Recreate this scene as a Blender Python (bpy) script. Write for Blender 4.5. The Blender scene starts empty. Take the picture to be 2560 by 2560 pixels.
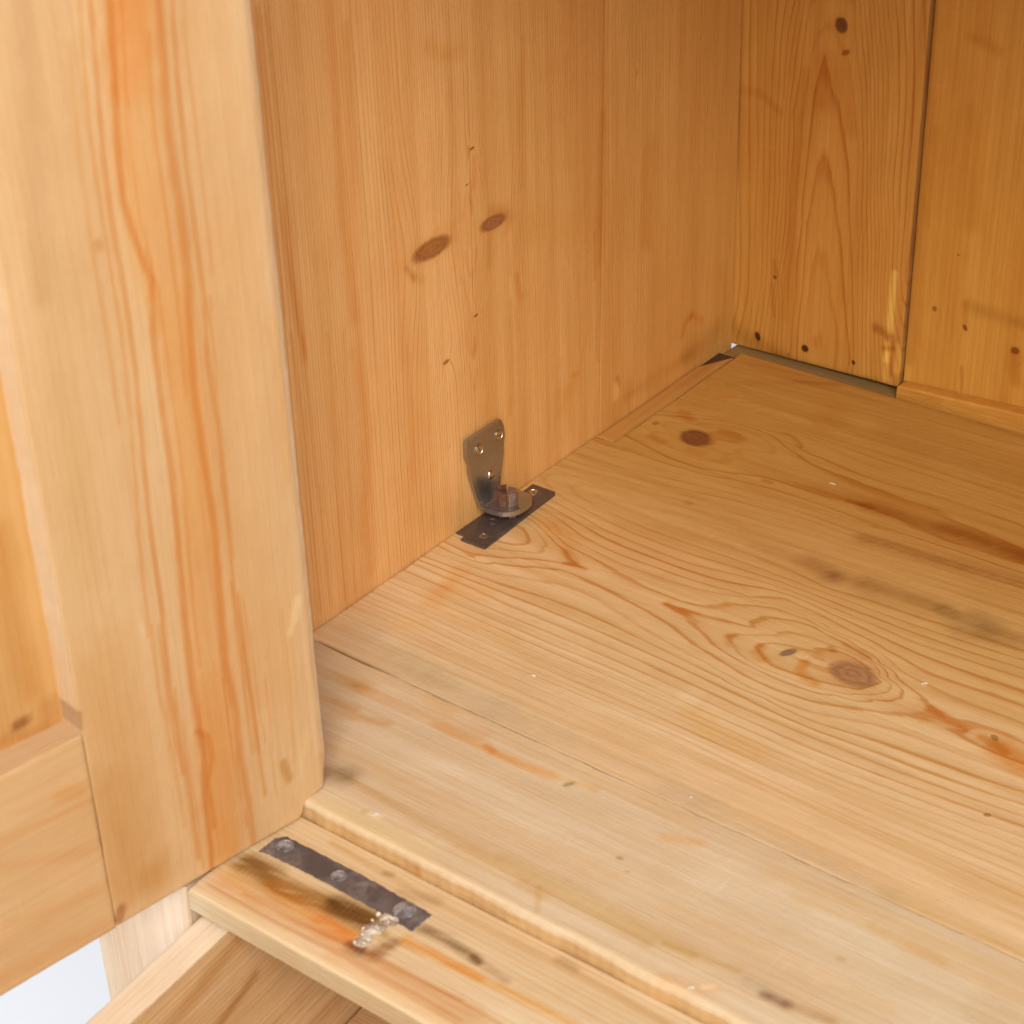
import bpy, bmesh, math, random
import numpy as np
from mathutils import Vector, Matrix

sc = bpy.context.scene
MM = 0.001
# ------------------------------------------------------------------ camera
cam_d = bpy.data.cameras.new('camera')
cam = bpy.data.objects.new('camera', cam_d)
sc.collection.objects.link(cam)
cam.location = (651.25*MM, -1071.52*MM, 622.67*MM)
cam.rotation_euler = (1.0251231594923944, 0.02825228396892532, 0.653488506680934)
cam_d.lens = 69.0586; cam_d.sensor_width = 36.0; cam_d.clip_start = 0.02; cam_d.clip_end = 60
cam_d.dof.use_dof = True; cam_d.dof.focus_distance = 1.185; cam_d.dof.aperture_fstop = 15.0
sc.camera = cam
sc.render.resolution_x = 1024; sc.render.resolution_y = 1024
# ------------------------------------------------------------------ light
wd = bpy.data.worlds.new("World"); sc.world = wd; wd.use_nodes = True
bgn = wd.node_tree.nodes['Background']
bgn.inputs[0].default_value = (0.93, 0.96, 1.0, 1); bgn.inputs[1].default_value = 0.60
def area(name, loc, target, size, power, col):
    l = bpy.data.lights.new(name, 'AREA'); l.shape = 'RECTANGLE'; l.size = size[0]; l.size_y = size[1]
    l.energy = power; l.color = col
    o = bpy.data.objects.new(name, l); sc.collection.objects.link(o); o.location = loc
    o.rotation_euler = (Vector(target)-Vector(loc)).to_track_quat('-Z', 'Y').to_euler()
    return o
area('window_light', (1.45, -1.95, 1.65), (0.15, -0.4, 0.1), (1.3, 1.3), 82, (1.0, 0.985, 0.96))
area('side_fill_light', (-2.3, -1.3, 1.5), (-0.6, -0.2, -0.6), (1.2, 1.4), 56, (0.93, 0.96, 1.0))  # added fill light that brightens the room floor
vs = sc.view_settings; vs.view_transform = 'Standard'; vs.look = 'None'; vs.gamma = 1; vs.exposure = 0.0
sc.cycles.max_bounces = 8; sc.cycles.diffuse_bounces = 6

# ------------------------------------------------------------------ measured grain data (millimetres on each board's plane)
MAIN_PH = [(145.5,-297,3),(157.9,-294.9,3),(169.9,-294.1,3),(185.2,-291.2,3),(195.3,-289.3,3),(163.3,-304.8,3),(181.7,-312.6,3),(199.8,-319.1,3),(217.4,-322.3,3),(234.8,-324.4,3),(251.9,-323.4,3),(266.5,-318.6,3),(276.1,-317.2,3),(285.1,-310.4,3),(293.9,-303.1,3),(295.3,-297.7,3),(288.5,-291.3,3),(281.7,-288.2,3),(265.9,-278.3,3),(247.2,-273.2,3),(226.7,-269,3),(206,-273.1,3),(189.9,-303.4,2),(199.7,-296.5,2),(197,-310.2,2),(205.9,-315.6,2),(221.2,-319.6,2),(237.3,-319.5,2),(215.1,-280.6,2),(241.4,-279,2),(269.7,-282.1,2),(283.5,-291.6,2),(288.1,-300.2,2),(282.8,-306.2,2),(270.2,-314.4,2),(255.6,-319.2,2),(209.8,-306.2,1),(217,-312.8,1),(227.5,-315.1,1),(243.1,-294.4,1),(251.9,-281.6,1),(270.4,-286.5,1),(281,-293.4,1),(274.8,-307.2,1),(259.9,-311.5,1),(224.3,-297.7,0),(263.5,-296.2,-0.5),(76.5,-304,4),(98.3,-305.5,4),(120.5,-308.2,4),(143,-312.1,4),(162.7,-315.6,4),(178.2,-321.8,4),(200.6,-327.6,4),(221.6,-332.2,4),(240.1,-333.3,4),(256.1,-330.6,4),(271.2,-326.8,4),(164.8,-286.2,4),(152.4,-289.5,4),(132.3,-289.1,4),(105,-285.9,4),(84.3,-281.4,4),(63.2,-278.6,4),(290.4,-320.1,4),(303.5,-313.4,4),(317.5,-308.4,4),(333.7,-306.6,4),(321.3,-299.7,4),(311,-295.6,4),(300.1,-290.9,4),(285.1,-284.9,4),(271.6,-279.1,4),(255.6,-272.3,4),(239.2,-268.7,4),(219.9,-265.1,4),(196.8,-265.5,4),(87.2,-293.7,3),(67.6,-299.8,3),(51.7,-307,3),(36.3,-314.9,3),(26,-322.5,3),(75.7,-289.3,3),(64.2,-283.7,3),(50.9,-277.3,3),(40,-272.8,3),(31.5,-268.6,3),(55.4,-289.9,2),(46.9,-300.7,2),(35.4,-306.8,2),(27.4,-310.4,2),(48,-281.3,2),(38.9,-275.6,2),(28.9,-272.5,2),(44.9,-289.4,1),(37.9,-282.3,1),(31.4,-278.8,1),(38.8,-298.5,1),(31.7,-290.6,0.2),(2.5,-324.8,4),(22.8,-325.3,4),(40.2,-319.9,4),(60.4,-311.4,4),(1.3,-331.5,5),(27.2,-330.8,5),(49.4,-327.6,5),(73.1,-321.3,5),(86.5,-317.5,5),(98.8,-316.2,5),(118.8,-320.2,5),(136.3,-323.8,5),(153.3,-327.4,5),(169.2,-329.8,5),(184.9,-332.1,5),(205.6,-335.5,5),(225.7,-338.8,5),(244.1,-339.9,5),(260.8,-338.7,5),(276.1,-335.5,5),(295.4,-329.3,5),(315,-327.3,5),(335.2,-327.4,5),(354.6,-326.4,5),(373.6,-325.5,5),(234.6,-266.9,5),(262.6,-269,5),(285.5,-279.1,5),(303.7,-281.4,5),(321.2,-283,5),(337.6,-282.9,5),(356.1,-282.6,5),(213.7,-262.5,5),(195.3,-263,5),(178.1,-266.1,5),(343.5,-295.2,4),(362.5,-296.4,4),(342.7,-306.8,3.3),(367.6,-307.3,3.3),(356.8,-306.3,3.3),(52.5,-271.2,5),(75.7,-273.8,5),(98.8,-277,5),(118.7,-276.3,5),(138.4,-275.7,5),(156,-272.5,5),(70.1,-265.9,6),(93.4,-269.2,6),(118.7,-268.8,6),(139.5,-268.3,6),(162,-266.5,6),(180.1,-264.7,6),(198.9,-253.3,6),(229.7,-258.2,6),(249.6,-261.4,6),(269.7,-265.7,6),(289.3,-270,6),(310.9,-270.7,6),(330.9,-269.1,6),(349.5,-268.4,6),(194.4,-245.6,8),(223.3,-246.9,8),(251.3,-248.2,8),(279.2,-250.7,8),(304.5,-249.4,8),(339.1,-246,8),(70.5,-251.6,8),(102.9,-252.9,8),(133.4,-252.8,8),(97.9,-333.1,6),(113,-333.1,6),(138.6,-334.3,6),(158.8,-335.5,6),(183.9,-337.7,6),(208.4,-339.9,6),(236.6,-342.1,6),(264.6,-345.2,6),(280.9,-344,6),(301.7,-341,6),(325.6,-339.9,6),(348.9,-338.8,6),(371.2,-336.8,6),(3.8,-338.5,6),(32.5,-337.5,6),(63.1,-335.7,6),(82.1,-333.4,6),(110.6,-350.5,8),(140.9,-351.4,8),(180.2,-353.4,8),(218,-355.2,8),(254.3,-357,8),(288,-356.6,8),(8.2,-347.9,8),(41.6,-348.9,8),(74.8,-351,8),(123,-367.4,10),(171.3,-367.7,10),(218.6,-370.2,10),(263.6,-372.5,10),(297.2,-372.9,10),(1.3,-365.9,10),(45.1,-366.5,10),(87.1,-367,10),(144.3,-396.4,16),(181.7,-396.3,16),(217.8,-396.2,16),(253.7,-398.1,16),(288.2,-400,16),(3.4,-393.9,16),(39.7,-393.4,16),(79.5,-396.3,16),(109.8,-396.5,16),(10.2,-438.3,26),(52.7,-438.4,26),(94.7,-440,26),(133.4,-439.6,26),(162,-440.2,26),(176.4,-440.2,26),(216.5,-440.1,26),(246.8,-440.4,26),(61.8,-108.6,1),(73.9,-105,1),(84.4,-109.5,1),(79.2,-118.9,1),(69,-123.6,1),(47.5,-134.9,1),(55.1,-126.1,0),(85.7,-99.2,2),(105.5,-108.8,2),(108.2,-115,2),(99.4,-119.9,2),(88.8,-123.8,2),(83.7,-133,2),(93.4,-139.8,2),(86.9,-148.3,2),(72.5,-149.7,2),(51.7,-148.2,2),(30.7,-141.8,2),(37.5,-130,2),(43.5,-111.6,2),(61.7,-101.5,2),(17.5,-150.9,3),(36.6,-154,3),(59,-159.1,3),(80.5,-158.7,3),(93.7,-154,3),(106.7,-149.4,3),(120.2,-145.5,3),(145.8,-145,3),(170,-143,3),(191.8,-137.3,3),(15.4,-114,3),(35,-105.5,3),(57.3,-96.2,3),(72.6,-94,3),(87.3,-94.6,3),(110.2,-103.3,3),(136.5,-112.3,3),(164,-115.3,3),(189.9,-116.6,3),(210,-117.4,3),(224.7,-117.6,3),(242.1,-123.8,3),(262,-126,3),(284.9,-129.5,3),(166.4,-146.6,3),(188.5,-141.6,3),(209.6,-144.4,3),(220.5,-146.8,3),(244.7,-147.8,3),(293,-146.7,3),(236.6,-131.7,2.6),(266.9,-136.2,2.6),(13.6,-107.9,4),(41.7,-98.4,4),(70.5,-90.7,4),(100.9,-86.5,4),(9.1,-168.3,4),(41.7,-166.5,4),(73.5,-164.6,4),(102.2,-159.1,4),(131.7,-155.9,4),(161.3,-154.3,4),(201.8,-155.8,4),(91.7,-90.4,4),(118.7,-99.7,4),(142.2,-103.9,4),(164.2,-106.4,4),(184.9,-107.3,4),(213.2,-104.7,4),(241.7,-103.7,4),(273.2,-104.2,4),(202.9,-159.1,4),(229.7,-155.3,4),(257.4,-154.5,4),(296.9,-155.2,4),(28.5,-195.8,7),(68.6,-190,7),(115.7,-180.7,7),(163.1,-174.7,7),(214.2,-173,7),(47,-222,11),(95.1,-213.8,11),(142.4,-207.2,11),(189.7,-203.6,11),(227,-202.2,11),(212.3,-176.3,7),(256.9,-171.9,7),(303.3,-169,7),(225.8,-201.1,11),(269.2,-196.4,11),(314.5,-193.1,11),(213.8,-230.2,11),(266.9,-226.9,11),(328.9,-224,11),(86.3,-62.9,8),(153.8,-68.6,8),(195.2,-69.5,8),(257.3,-69.9,8),(44.3,-49.3,13),(138,-39.5,13),(240.5,-33.8,13),(23.8,-16.2,18),(109.5,-7.2,18),(224.4,-6.1,18),(22.9,-69,13),(71.6,-55.8,13),(120.1,-44.6,13),(12.5,-88.8,9),(63.2,-78.8,9),(113.4,-70.8,9)]
MAIN_KN = [(264.4,-295.9,13.7,2.4,5.1,-10.3,(0.58,0.47,0.46),0.55),(55.2,-126.3,10.3,3.8,5.8,-9.7,(0.33,0.185,0.13),0.6),(226.1,-298.4,3,4.9,1.9,-2.5,(0.42,0.42,0.5),0.9),(-1.5,-105.3,0.7,2.4,2.4,-2.7,(0.45,0.35,0.3),0.9),(22.8,-124.2,1.6,1.9,1.3,-2,(0.5,0.45,0.3),0.9),(349.5,-302.7,2.6,-0.4,0.8,-2.4,(0.55,0.45,0.3),0.9),(373.1,-359.9,2,0.7,0.4,-1.4,(0.55,0.4,0.3),0.9)]
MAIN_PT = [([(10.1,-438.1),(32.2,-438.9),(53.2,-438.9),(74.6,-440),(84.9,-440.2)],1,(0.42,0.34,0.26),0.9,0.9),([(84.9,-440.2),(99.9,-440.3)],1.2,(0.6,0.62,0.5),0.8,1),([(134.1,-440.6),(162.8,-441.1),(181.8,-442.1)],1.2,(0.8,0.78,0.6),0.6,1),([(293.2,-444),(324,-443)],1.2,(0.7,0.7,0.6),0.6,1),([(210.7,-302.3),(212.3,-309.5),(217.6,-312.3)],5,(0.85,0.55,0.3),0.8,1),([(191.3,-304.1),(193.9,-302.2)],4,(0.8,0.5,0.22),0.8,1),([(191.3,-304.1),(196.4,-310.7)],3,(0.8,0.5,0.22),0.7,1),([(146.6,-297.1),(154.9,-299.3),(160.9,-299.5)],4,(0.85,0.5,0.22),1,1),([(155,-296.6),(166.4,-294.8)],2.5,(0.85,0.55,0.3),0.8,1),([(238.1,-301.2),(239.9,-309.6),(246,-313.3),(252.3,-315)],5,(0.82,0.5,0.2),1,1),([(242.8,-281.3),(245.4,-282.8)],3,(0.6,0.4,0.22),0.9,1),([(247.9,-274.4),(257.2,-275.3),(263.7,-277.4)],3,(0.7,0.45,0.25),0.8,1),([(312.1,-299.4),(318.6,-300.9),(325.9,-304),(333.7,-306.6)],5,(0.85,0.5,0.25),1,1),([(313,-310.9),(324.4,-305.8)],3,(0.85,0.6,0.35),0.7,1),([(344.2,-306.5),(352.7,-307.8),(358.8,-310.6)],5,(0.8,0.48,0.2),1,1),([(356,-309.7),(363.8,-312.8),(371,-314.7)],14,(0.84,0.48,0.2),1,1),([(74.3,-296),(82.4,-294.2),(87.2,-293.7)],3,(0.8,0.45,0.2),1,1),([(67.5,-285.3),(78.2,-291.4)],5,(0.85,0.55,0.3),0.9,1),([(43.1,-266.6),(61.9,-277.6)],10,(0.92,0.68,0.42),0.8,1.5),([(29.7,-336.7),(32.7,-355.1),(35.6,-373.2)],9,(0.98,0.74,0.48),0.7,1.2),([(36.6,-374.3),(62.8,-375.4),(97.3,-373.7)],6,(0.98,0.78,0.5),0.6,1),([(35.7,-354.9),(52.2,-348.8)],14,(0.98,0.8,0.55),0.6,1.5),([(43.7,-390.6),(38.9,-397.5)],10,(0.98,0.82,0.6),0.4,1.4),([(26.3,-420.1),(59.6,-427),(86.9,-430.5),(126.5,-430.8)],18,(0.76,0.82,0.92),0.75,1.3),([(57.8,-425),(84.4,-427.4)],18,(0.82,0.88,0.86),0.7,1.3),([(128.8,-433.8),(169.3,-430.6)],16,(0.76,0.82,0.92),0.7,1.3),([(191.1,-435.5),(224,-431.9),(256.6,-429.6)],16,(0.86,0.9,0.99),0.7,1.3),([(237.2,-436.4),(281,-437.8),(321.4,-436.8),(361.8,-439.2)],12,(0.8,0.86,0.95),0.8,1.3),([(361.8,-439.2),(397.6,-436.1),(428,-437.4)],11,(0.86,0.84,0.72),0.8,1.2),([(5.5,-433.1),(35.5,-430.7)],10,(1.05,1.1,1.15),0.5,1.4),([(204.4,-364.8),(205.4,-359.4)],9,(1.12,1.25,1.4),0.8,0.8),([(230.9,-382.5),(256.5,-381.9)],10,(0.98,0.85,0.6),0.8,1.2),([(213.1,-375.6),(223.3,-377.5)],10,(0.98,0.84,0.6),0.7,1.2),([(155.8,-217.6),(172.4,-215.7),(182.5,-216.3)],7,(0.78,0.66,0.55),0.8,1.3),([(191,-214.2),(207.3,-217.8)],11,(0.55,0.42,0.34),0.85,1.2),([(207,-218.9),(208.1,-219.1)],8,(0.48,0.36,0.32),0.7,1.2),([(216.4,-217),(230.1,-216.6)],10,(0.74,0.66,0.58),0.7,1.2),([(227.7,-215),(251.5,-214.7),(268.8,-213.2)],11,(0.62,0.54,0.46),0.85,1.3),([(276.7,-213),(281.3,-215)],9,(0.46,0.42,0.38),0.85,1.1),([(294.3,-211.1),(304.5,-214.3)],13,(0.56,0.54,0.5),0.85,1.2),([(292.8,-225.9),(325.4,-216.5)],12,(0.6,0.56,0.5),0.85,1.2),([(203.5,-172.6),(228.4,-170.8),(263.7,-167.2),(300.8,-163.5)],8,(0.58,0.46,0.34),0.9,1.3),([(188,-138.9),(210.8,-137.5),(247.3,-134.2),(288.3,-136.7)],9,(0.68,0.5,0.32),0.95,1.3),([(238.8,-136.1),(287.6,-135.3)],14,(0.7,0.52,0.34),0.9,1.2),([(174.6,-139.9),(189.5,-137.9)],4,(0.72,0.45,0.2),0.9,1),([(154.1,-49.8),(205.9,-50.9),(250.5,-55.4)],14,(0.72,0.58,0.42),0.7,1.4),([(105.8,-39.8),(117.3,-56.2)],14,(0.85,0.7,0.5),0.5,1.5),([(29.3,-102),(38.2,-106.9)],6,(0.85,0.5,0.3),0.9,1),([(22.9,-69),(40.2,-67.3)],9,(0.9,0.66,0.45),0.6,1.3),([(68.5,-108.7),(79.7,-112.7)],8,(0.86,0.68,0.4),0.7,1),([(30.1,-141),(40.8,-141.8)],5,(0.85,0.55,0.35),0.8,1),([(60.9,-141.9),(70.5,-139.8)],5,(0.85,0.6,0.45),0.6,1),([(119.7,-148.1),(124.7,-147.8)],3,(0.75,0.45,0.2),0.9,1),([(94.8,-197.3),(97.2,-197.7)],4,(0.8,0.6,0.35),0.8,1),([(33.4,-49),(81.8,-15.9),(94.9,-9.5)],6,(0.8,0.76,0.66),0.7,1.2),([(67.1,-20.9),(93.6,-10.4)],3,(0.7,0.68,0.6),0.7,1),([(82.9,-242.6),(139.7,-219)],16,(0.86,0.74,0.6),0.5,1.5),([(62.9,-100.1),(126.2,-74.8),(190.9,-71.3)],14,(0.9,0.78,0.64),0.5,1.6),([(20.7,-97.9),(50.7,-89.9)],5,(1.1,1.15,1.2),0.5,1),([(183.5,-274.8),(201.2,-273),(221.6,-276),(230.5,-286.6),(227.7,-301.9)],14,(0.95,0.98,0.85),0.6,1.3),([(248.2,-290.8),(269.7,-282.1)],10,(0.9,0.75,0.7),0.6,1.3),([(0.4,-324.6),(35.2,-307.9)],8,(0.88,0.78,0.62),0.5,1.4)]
MAIN_LC = [(108.5,-291,1),(166.8,-304.2,1),(214.1,-304.9,1),(251.6,-342.2,1.15),(294.2,-327.2,1.15),(291.6,-290.7,1.15),(324.9,-290.4,1.15),(337.6,-266,1.15),(340.5,-337.8,1.15),(256.7,-258.1,1.15),(223.3,-246.9,0.7),(279.2,-250.7,0.7),(51.6,-292.6,0.95),(79.6,-301.8,0.95),(56.6,-327.3,0.95),(14.1,-393.6,0.45),(61.7,-412.2,0.45),(94.2,-389.3,0.45),(57.4,-431.8,0.08),(99.8,-434.1,0.08),(24.4,-430.1,0.08),(194.4,-427.4,0.1),(242.8,-421.3,0.1),(144.6,-370.3,0.6),(207.7,-380.9,0.6),(282.5,-423.2,0.1),(355.8,-428,0.1),(404.3,-431.2,0.1),(305.9,-334.8,0.8),(357.4,-334.9,0.8),(304.8,-390,0.35),(367.8,-395.5,0.35),(83.8,-112.2,0.6),(76.1,-151.8,0.6),(149.6,-133.9,0.6),(75.9,-216.7,0.22),(135.5,-195.9,0.22),(190.3,-187.7,0.22),(52.5,-61.4,0.22),(147.6,-113.5,0.7),(223.4,-124.6,0.7),(273.2,-149.2,0.7),(142.8,-48.2,0.25),(205.9,-50.9,0.25),(89.4,-10.8,0.25),(253.2,-200.4,0.2)]
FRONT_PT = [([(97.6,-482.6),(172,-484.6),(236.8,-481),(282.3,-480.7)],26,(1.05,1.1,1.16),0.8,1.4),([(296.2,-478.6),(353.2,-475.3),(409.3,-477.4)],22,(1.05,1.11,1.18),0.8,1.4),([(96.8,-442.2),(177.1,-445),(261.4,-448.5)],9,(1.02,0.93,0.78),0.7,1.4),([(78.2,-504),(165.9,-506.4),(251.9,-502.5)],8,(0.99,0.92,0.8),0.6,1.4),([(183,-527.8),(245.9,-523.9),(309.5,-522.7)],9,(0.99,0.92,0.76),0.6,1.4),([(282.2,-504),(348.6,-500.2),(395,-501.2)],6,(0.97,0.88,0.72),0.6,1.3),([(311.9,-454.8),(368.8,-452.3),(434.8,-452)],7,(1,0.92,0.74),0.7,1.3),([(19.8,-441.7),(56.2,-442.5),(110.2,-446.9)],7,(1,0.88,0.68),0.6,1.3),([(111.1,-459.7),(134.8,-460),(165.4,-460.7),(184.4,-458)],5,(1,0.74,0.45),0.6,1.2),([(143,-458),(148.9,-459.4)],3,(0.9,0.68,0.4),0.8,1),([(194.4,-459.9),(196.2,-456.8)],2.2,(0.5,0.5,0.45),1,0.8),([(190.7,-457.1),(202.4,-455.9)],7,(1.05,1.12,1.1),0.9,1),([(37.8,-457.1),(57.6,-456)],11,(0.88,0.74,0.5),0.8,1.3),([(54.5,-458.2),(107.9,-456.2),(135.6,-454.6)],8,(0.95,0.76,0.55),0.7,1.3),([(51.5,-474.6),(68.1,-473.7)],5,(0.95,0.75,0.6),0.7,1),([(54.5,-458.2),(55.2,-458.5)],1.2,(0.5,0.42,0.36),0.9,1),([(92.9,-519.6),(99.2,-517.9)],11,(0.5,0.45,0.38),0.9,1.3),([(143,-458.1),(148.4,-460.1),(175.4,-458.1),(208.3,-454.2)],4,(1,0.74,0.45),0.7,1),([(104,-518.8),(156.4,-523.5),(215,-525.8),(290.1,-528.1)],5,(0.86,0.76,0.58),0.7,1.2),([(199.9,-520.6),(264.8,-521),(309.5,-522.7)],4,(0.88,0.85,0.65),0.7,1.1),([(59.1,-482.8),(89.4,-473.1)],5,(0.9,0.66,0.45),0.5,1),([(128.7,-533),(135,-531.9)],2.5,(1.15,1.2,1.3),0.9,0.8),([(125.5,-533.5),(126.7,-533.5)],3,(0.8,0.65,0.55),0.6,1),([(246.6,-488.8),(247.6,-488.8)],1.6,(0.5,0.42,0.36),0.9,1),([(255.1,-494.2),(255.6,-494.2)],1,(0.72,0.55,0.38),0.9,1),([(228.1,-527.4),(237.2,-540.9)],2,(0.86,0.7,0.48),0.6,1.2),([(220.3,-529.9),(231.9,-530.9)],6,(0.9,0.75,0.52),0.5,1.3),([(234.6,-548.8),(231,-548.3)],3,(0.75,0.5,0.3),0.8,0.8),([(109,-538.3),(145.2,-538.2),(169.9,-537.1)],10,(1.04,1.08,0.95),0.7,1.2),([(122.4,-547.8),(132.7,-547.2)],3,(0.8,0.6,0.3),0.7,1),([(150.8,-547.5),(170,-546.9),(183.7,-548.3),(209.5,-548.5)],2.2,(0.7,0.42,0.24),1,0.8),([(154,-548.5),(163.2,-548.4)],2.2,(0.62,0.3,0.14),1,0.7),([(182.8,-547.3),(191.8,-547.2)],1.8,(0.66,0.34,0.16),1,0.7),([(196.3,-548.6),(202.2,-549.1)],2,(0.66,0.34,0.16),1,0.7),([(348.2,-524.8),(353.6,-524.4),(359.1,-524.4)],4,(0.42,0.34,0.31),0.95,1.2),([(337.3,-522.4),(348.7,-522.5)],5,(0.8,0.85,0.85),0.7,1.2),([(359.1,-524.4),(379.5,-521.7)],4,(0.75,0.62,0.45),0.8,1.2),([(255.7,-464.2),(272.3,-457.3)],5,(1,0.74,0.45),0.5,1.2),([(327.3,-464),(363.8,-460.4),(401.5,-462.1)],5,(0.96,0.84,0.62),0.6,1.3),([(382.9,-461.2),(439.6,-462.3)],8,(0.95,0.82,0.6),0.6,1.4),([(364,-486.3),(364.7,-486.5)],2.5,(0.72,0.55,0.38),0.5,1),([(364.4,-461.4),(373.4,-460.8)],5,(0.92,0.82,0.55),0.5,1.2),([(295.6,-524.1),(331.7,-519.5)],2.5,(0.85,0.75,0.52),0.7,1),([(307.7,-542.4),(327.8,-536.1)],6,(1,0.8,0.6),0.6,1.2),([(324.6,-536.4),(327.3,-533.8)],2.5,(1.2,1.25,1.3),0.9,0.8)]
LEDGE_PT = [([(98.2,-595.9),(128.5,-592.9),(170.5,-589)],16,(0.98,0.8,0.52),0.9,1.2),([(96.9,-586.7),(120.7,-588.6),(141,-586.3),(168.2,-581.3)],10,(0.5,0.4,0.25),1,1.1),([(97.3,-585.1),(110.2,-583.5)],11,(0.6,0.5,0.36),0.8,1.2),([(151.3,-582.6),(170.7,-584.2)],11,(0.42,0.34,0.24),1,1),([(118,-591.7),(142.8,-592.3),(159,-596.2),(172.2,-596)],8,(1,0.72,0.42),0.9,1.2),([(153,-594.6),(174.1,-598.1)],6,(0.98,0.6,0.35),0.7,1.1),([(175.4,-599.6),(179.9,-599.7)],5,(0.3,0.22,0.22),1,0.9),([(187.1,-598),(189.2,-587.3)],6,(0.5,0.35,0.25),0.9,1.1),([(190.7,-583.9),(192.1,-578.3)],5,(0.95,0.9,0.8),0.6,1),([(194,-572.2),(207.4,-570.7),(226.3,-573.2)],4.5,(0.55,0.5,0.45),0.9,1.1),([(224.6,-573.2),(229,-574.6)],2.5,(0.6,0.5,0.4),0.8,1.2),([(171.7,-559.3),(188.2,-553.6)],5,(0.75,0.66,0.6),0.7,1.2),([(155.8,-553.4),(158.7,-552.5)],3,(0.65,0.55,0.5),0.8,1),([(193,-584.5),(216.8,-582.3),(235.3,-581.2)],4,(0.95,0.72,0.45),0.9,1.1),([(94.7,-602.2),(120.1,-603.8),(156.1,-602.9),(190.1,-601.5),(249.4,-599.1)],5,(0.97,0.8,0.7),0.85,1.2),([(92.5,-608.8),(125.5,-609.5),(168.5,-606.8),(219.4,-605.8),(244.3,-606.2)],1.6,(0.87,0.66,0.52),0.8,1),([(110.3,-603.5),(146.7,-602.6),(188.3,-599.4),(237.2,-597.3)],1.4,(0.88,0.68,0.54),0.7,1),([(86.2,-608.3),(101.2,-608.8)],8,(1.02,1,1.1),0.9,1.2),([(149.4,-584.4),(169.7,-583.8),(183.1,-586.2)],4,(0.6,0.5,0.3),0.8,1.2),([(196.7,-570.4),(227.5,-573.3),(245.6,-576.1)],3.5,(0.66,0.6,0.54),0.7,1.3),([(224.7,-572.5),(229,-573.8)],3,(0.5,0.38,0.3),0.8,1),([(257.6,-551.7),(266.5,-552.5)],4,(0.7,0.6,0.48),0.7,1.2),([(193,-582),(225.7,-581.9),(256.5,-580.8),(285.7,-579.1)],4,(0.98,0.72,0.42),0.9,1.1),([(171.7,-609.2),(214.2,-607.2),(246.3,-607.6)],6,(1,0.84,0.72),0.8,1.2),([(185.5,-599.3),(237.9,-597.1),(259.5,-598.1)],2,(0.92,0.74,0.56),0.7,1),([(120.2,-551.9),(181.7,-555),(236.1,-554),(287.9,-554),(318.4,-555.5)],3,(0.78,0.6,0.38),0.6,1.2)]
WALL_KN = [(-313.5,187.5,16.9,1.7,-5.5,5.9,(0.52,0.36,0.3),0.75),(-259.1,183.7,12.2,-1.4,-1.9,-4.4,(0.48,0.34,0.34),0.6),(-275.1,233.2,2.2,0.6,-0.9,0.8,(0.36,0.22,0.16),0.9),(-277.9,132.7,2.3,0.6,-0.8,0.9,(0.32,0.24,0.18),0.9),(-306.1,114.7,2.9,0.8,-1.5,1.1,(0.55,0.36,0.28),0.9),(-280.8,213.8,1.7,-0.3,-0.4,-0.7,(0.5,0.35,0.25),0.9),(-169.6,152,1.3,0.3,-0.6,-0.8,(0.6,0.42,0.28),0.9),(-190.1,130.6,1.3,0,-0.3,-0.6,(0.6,0.4,0.28),0.9),(-125.6,147.9,1.6,-1.4,-0.4,-0.5,(0.6,0.5,0.4),0.9)]
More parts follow.
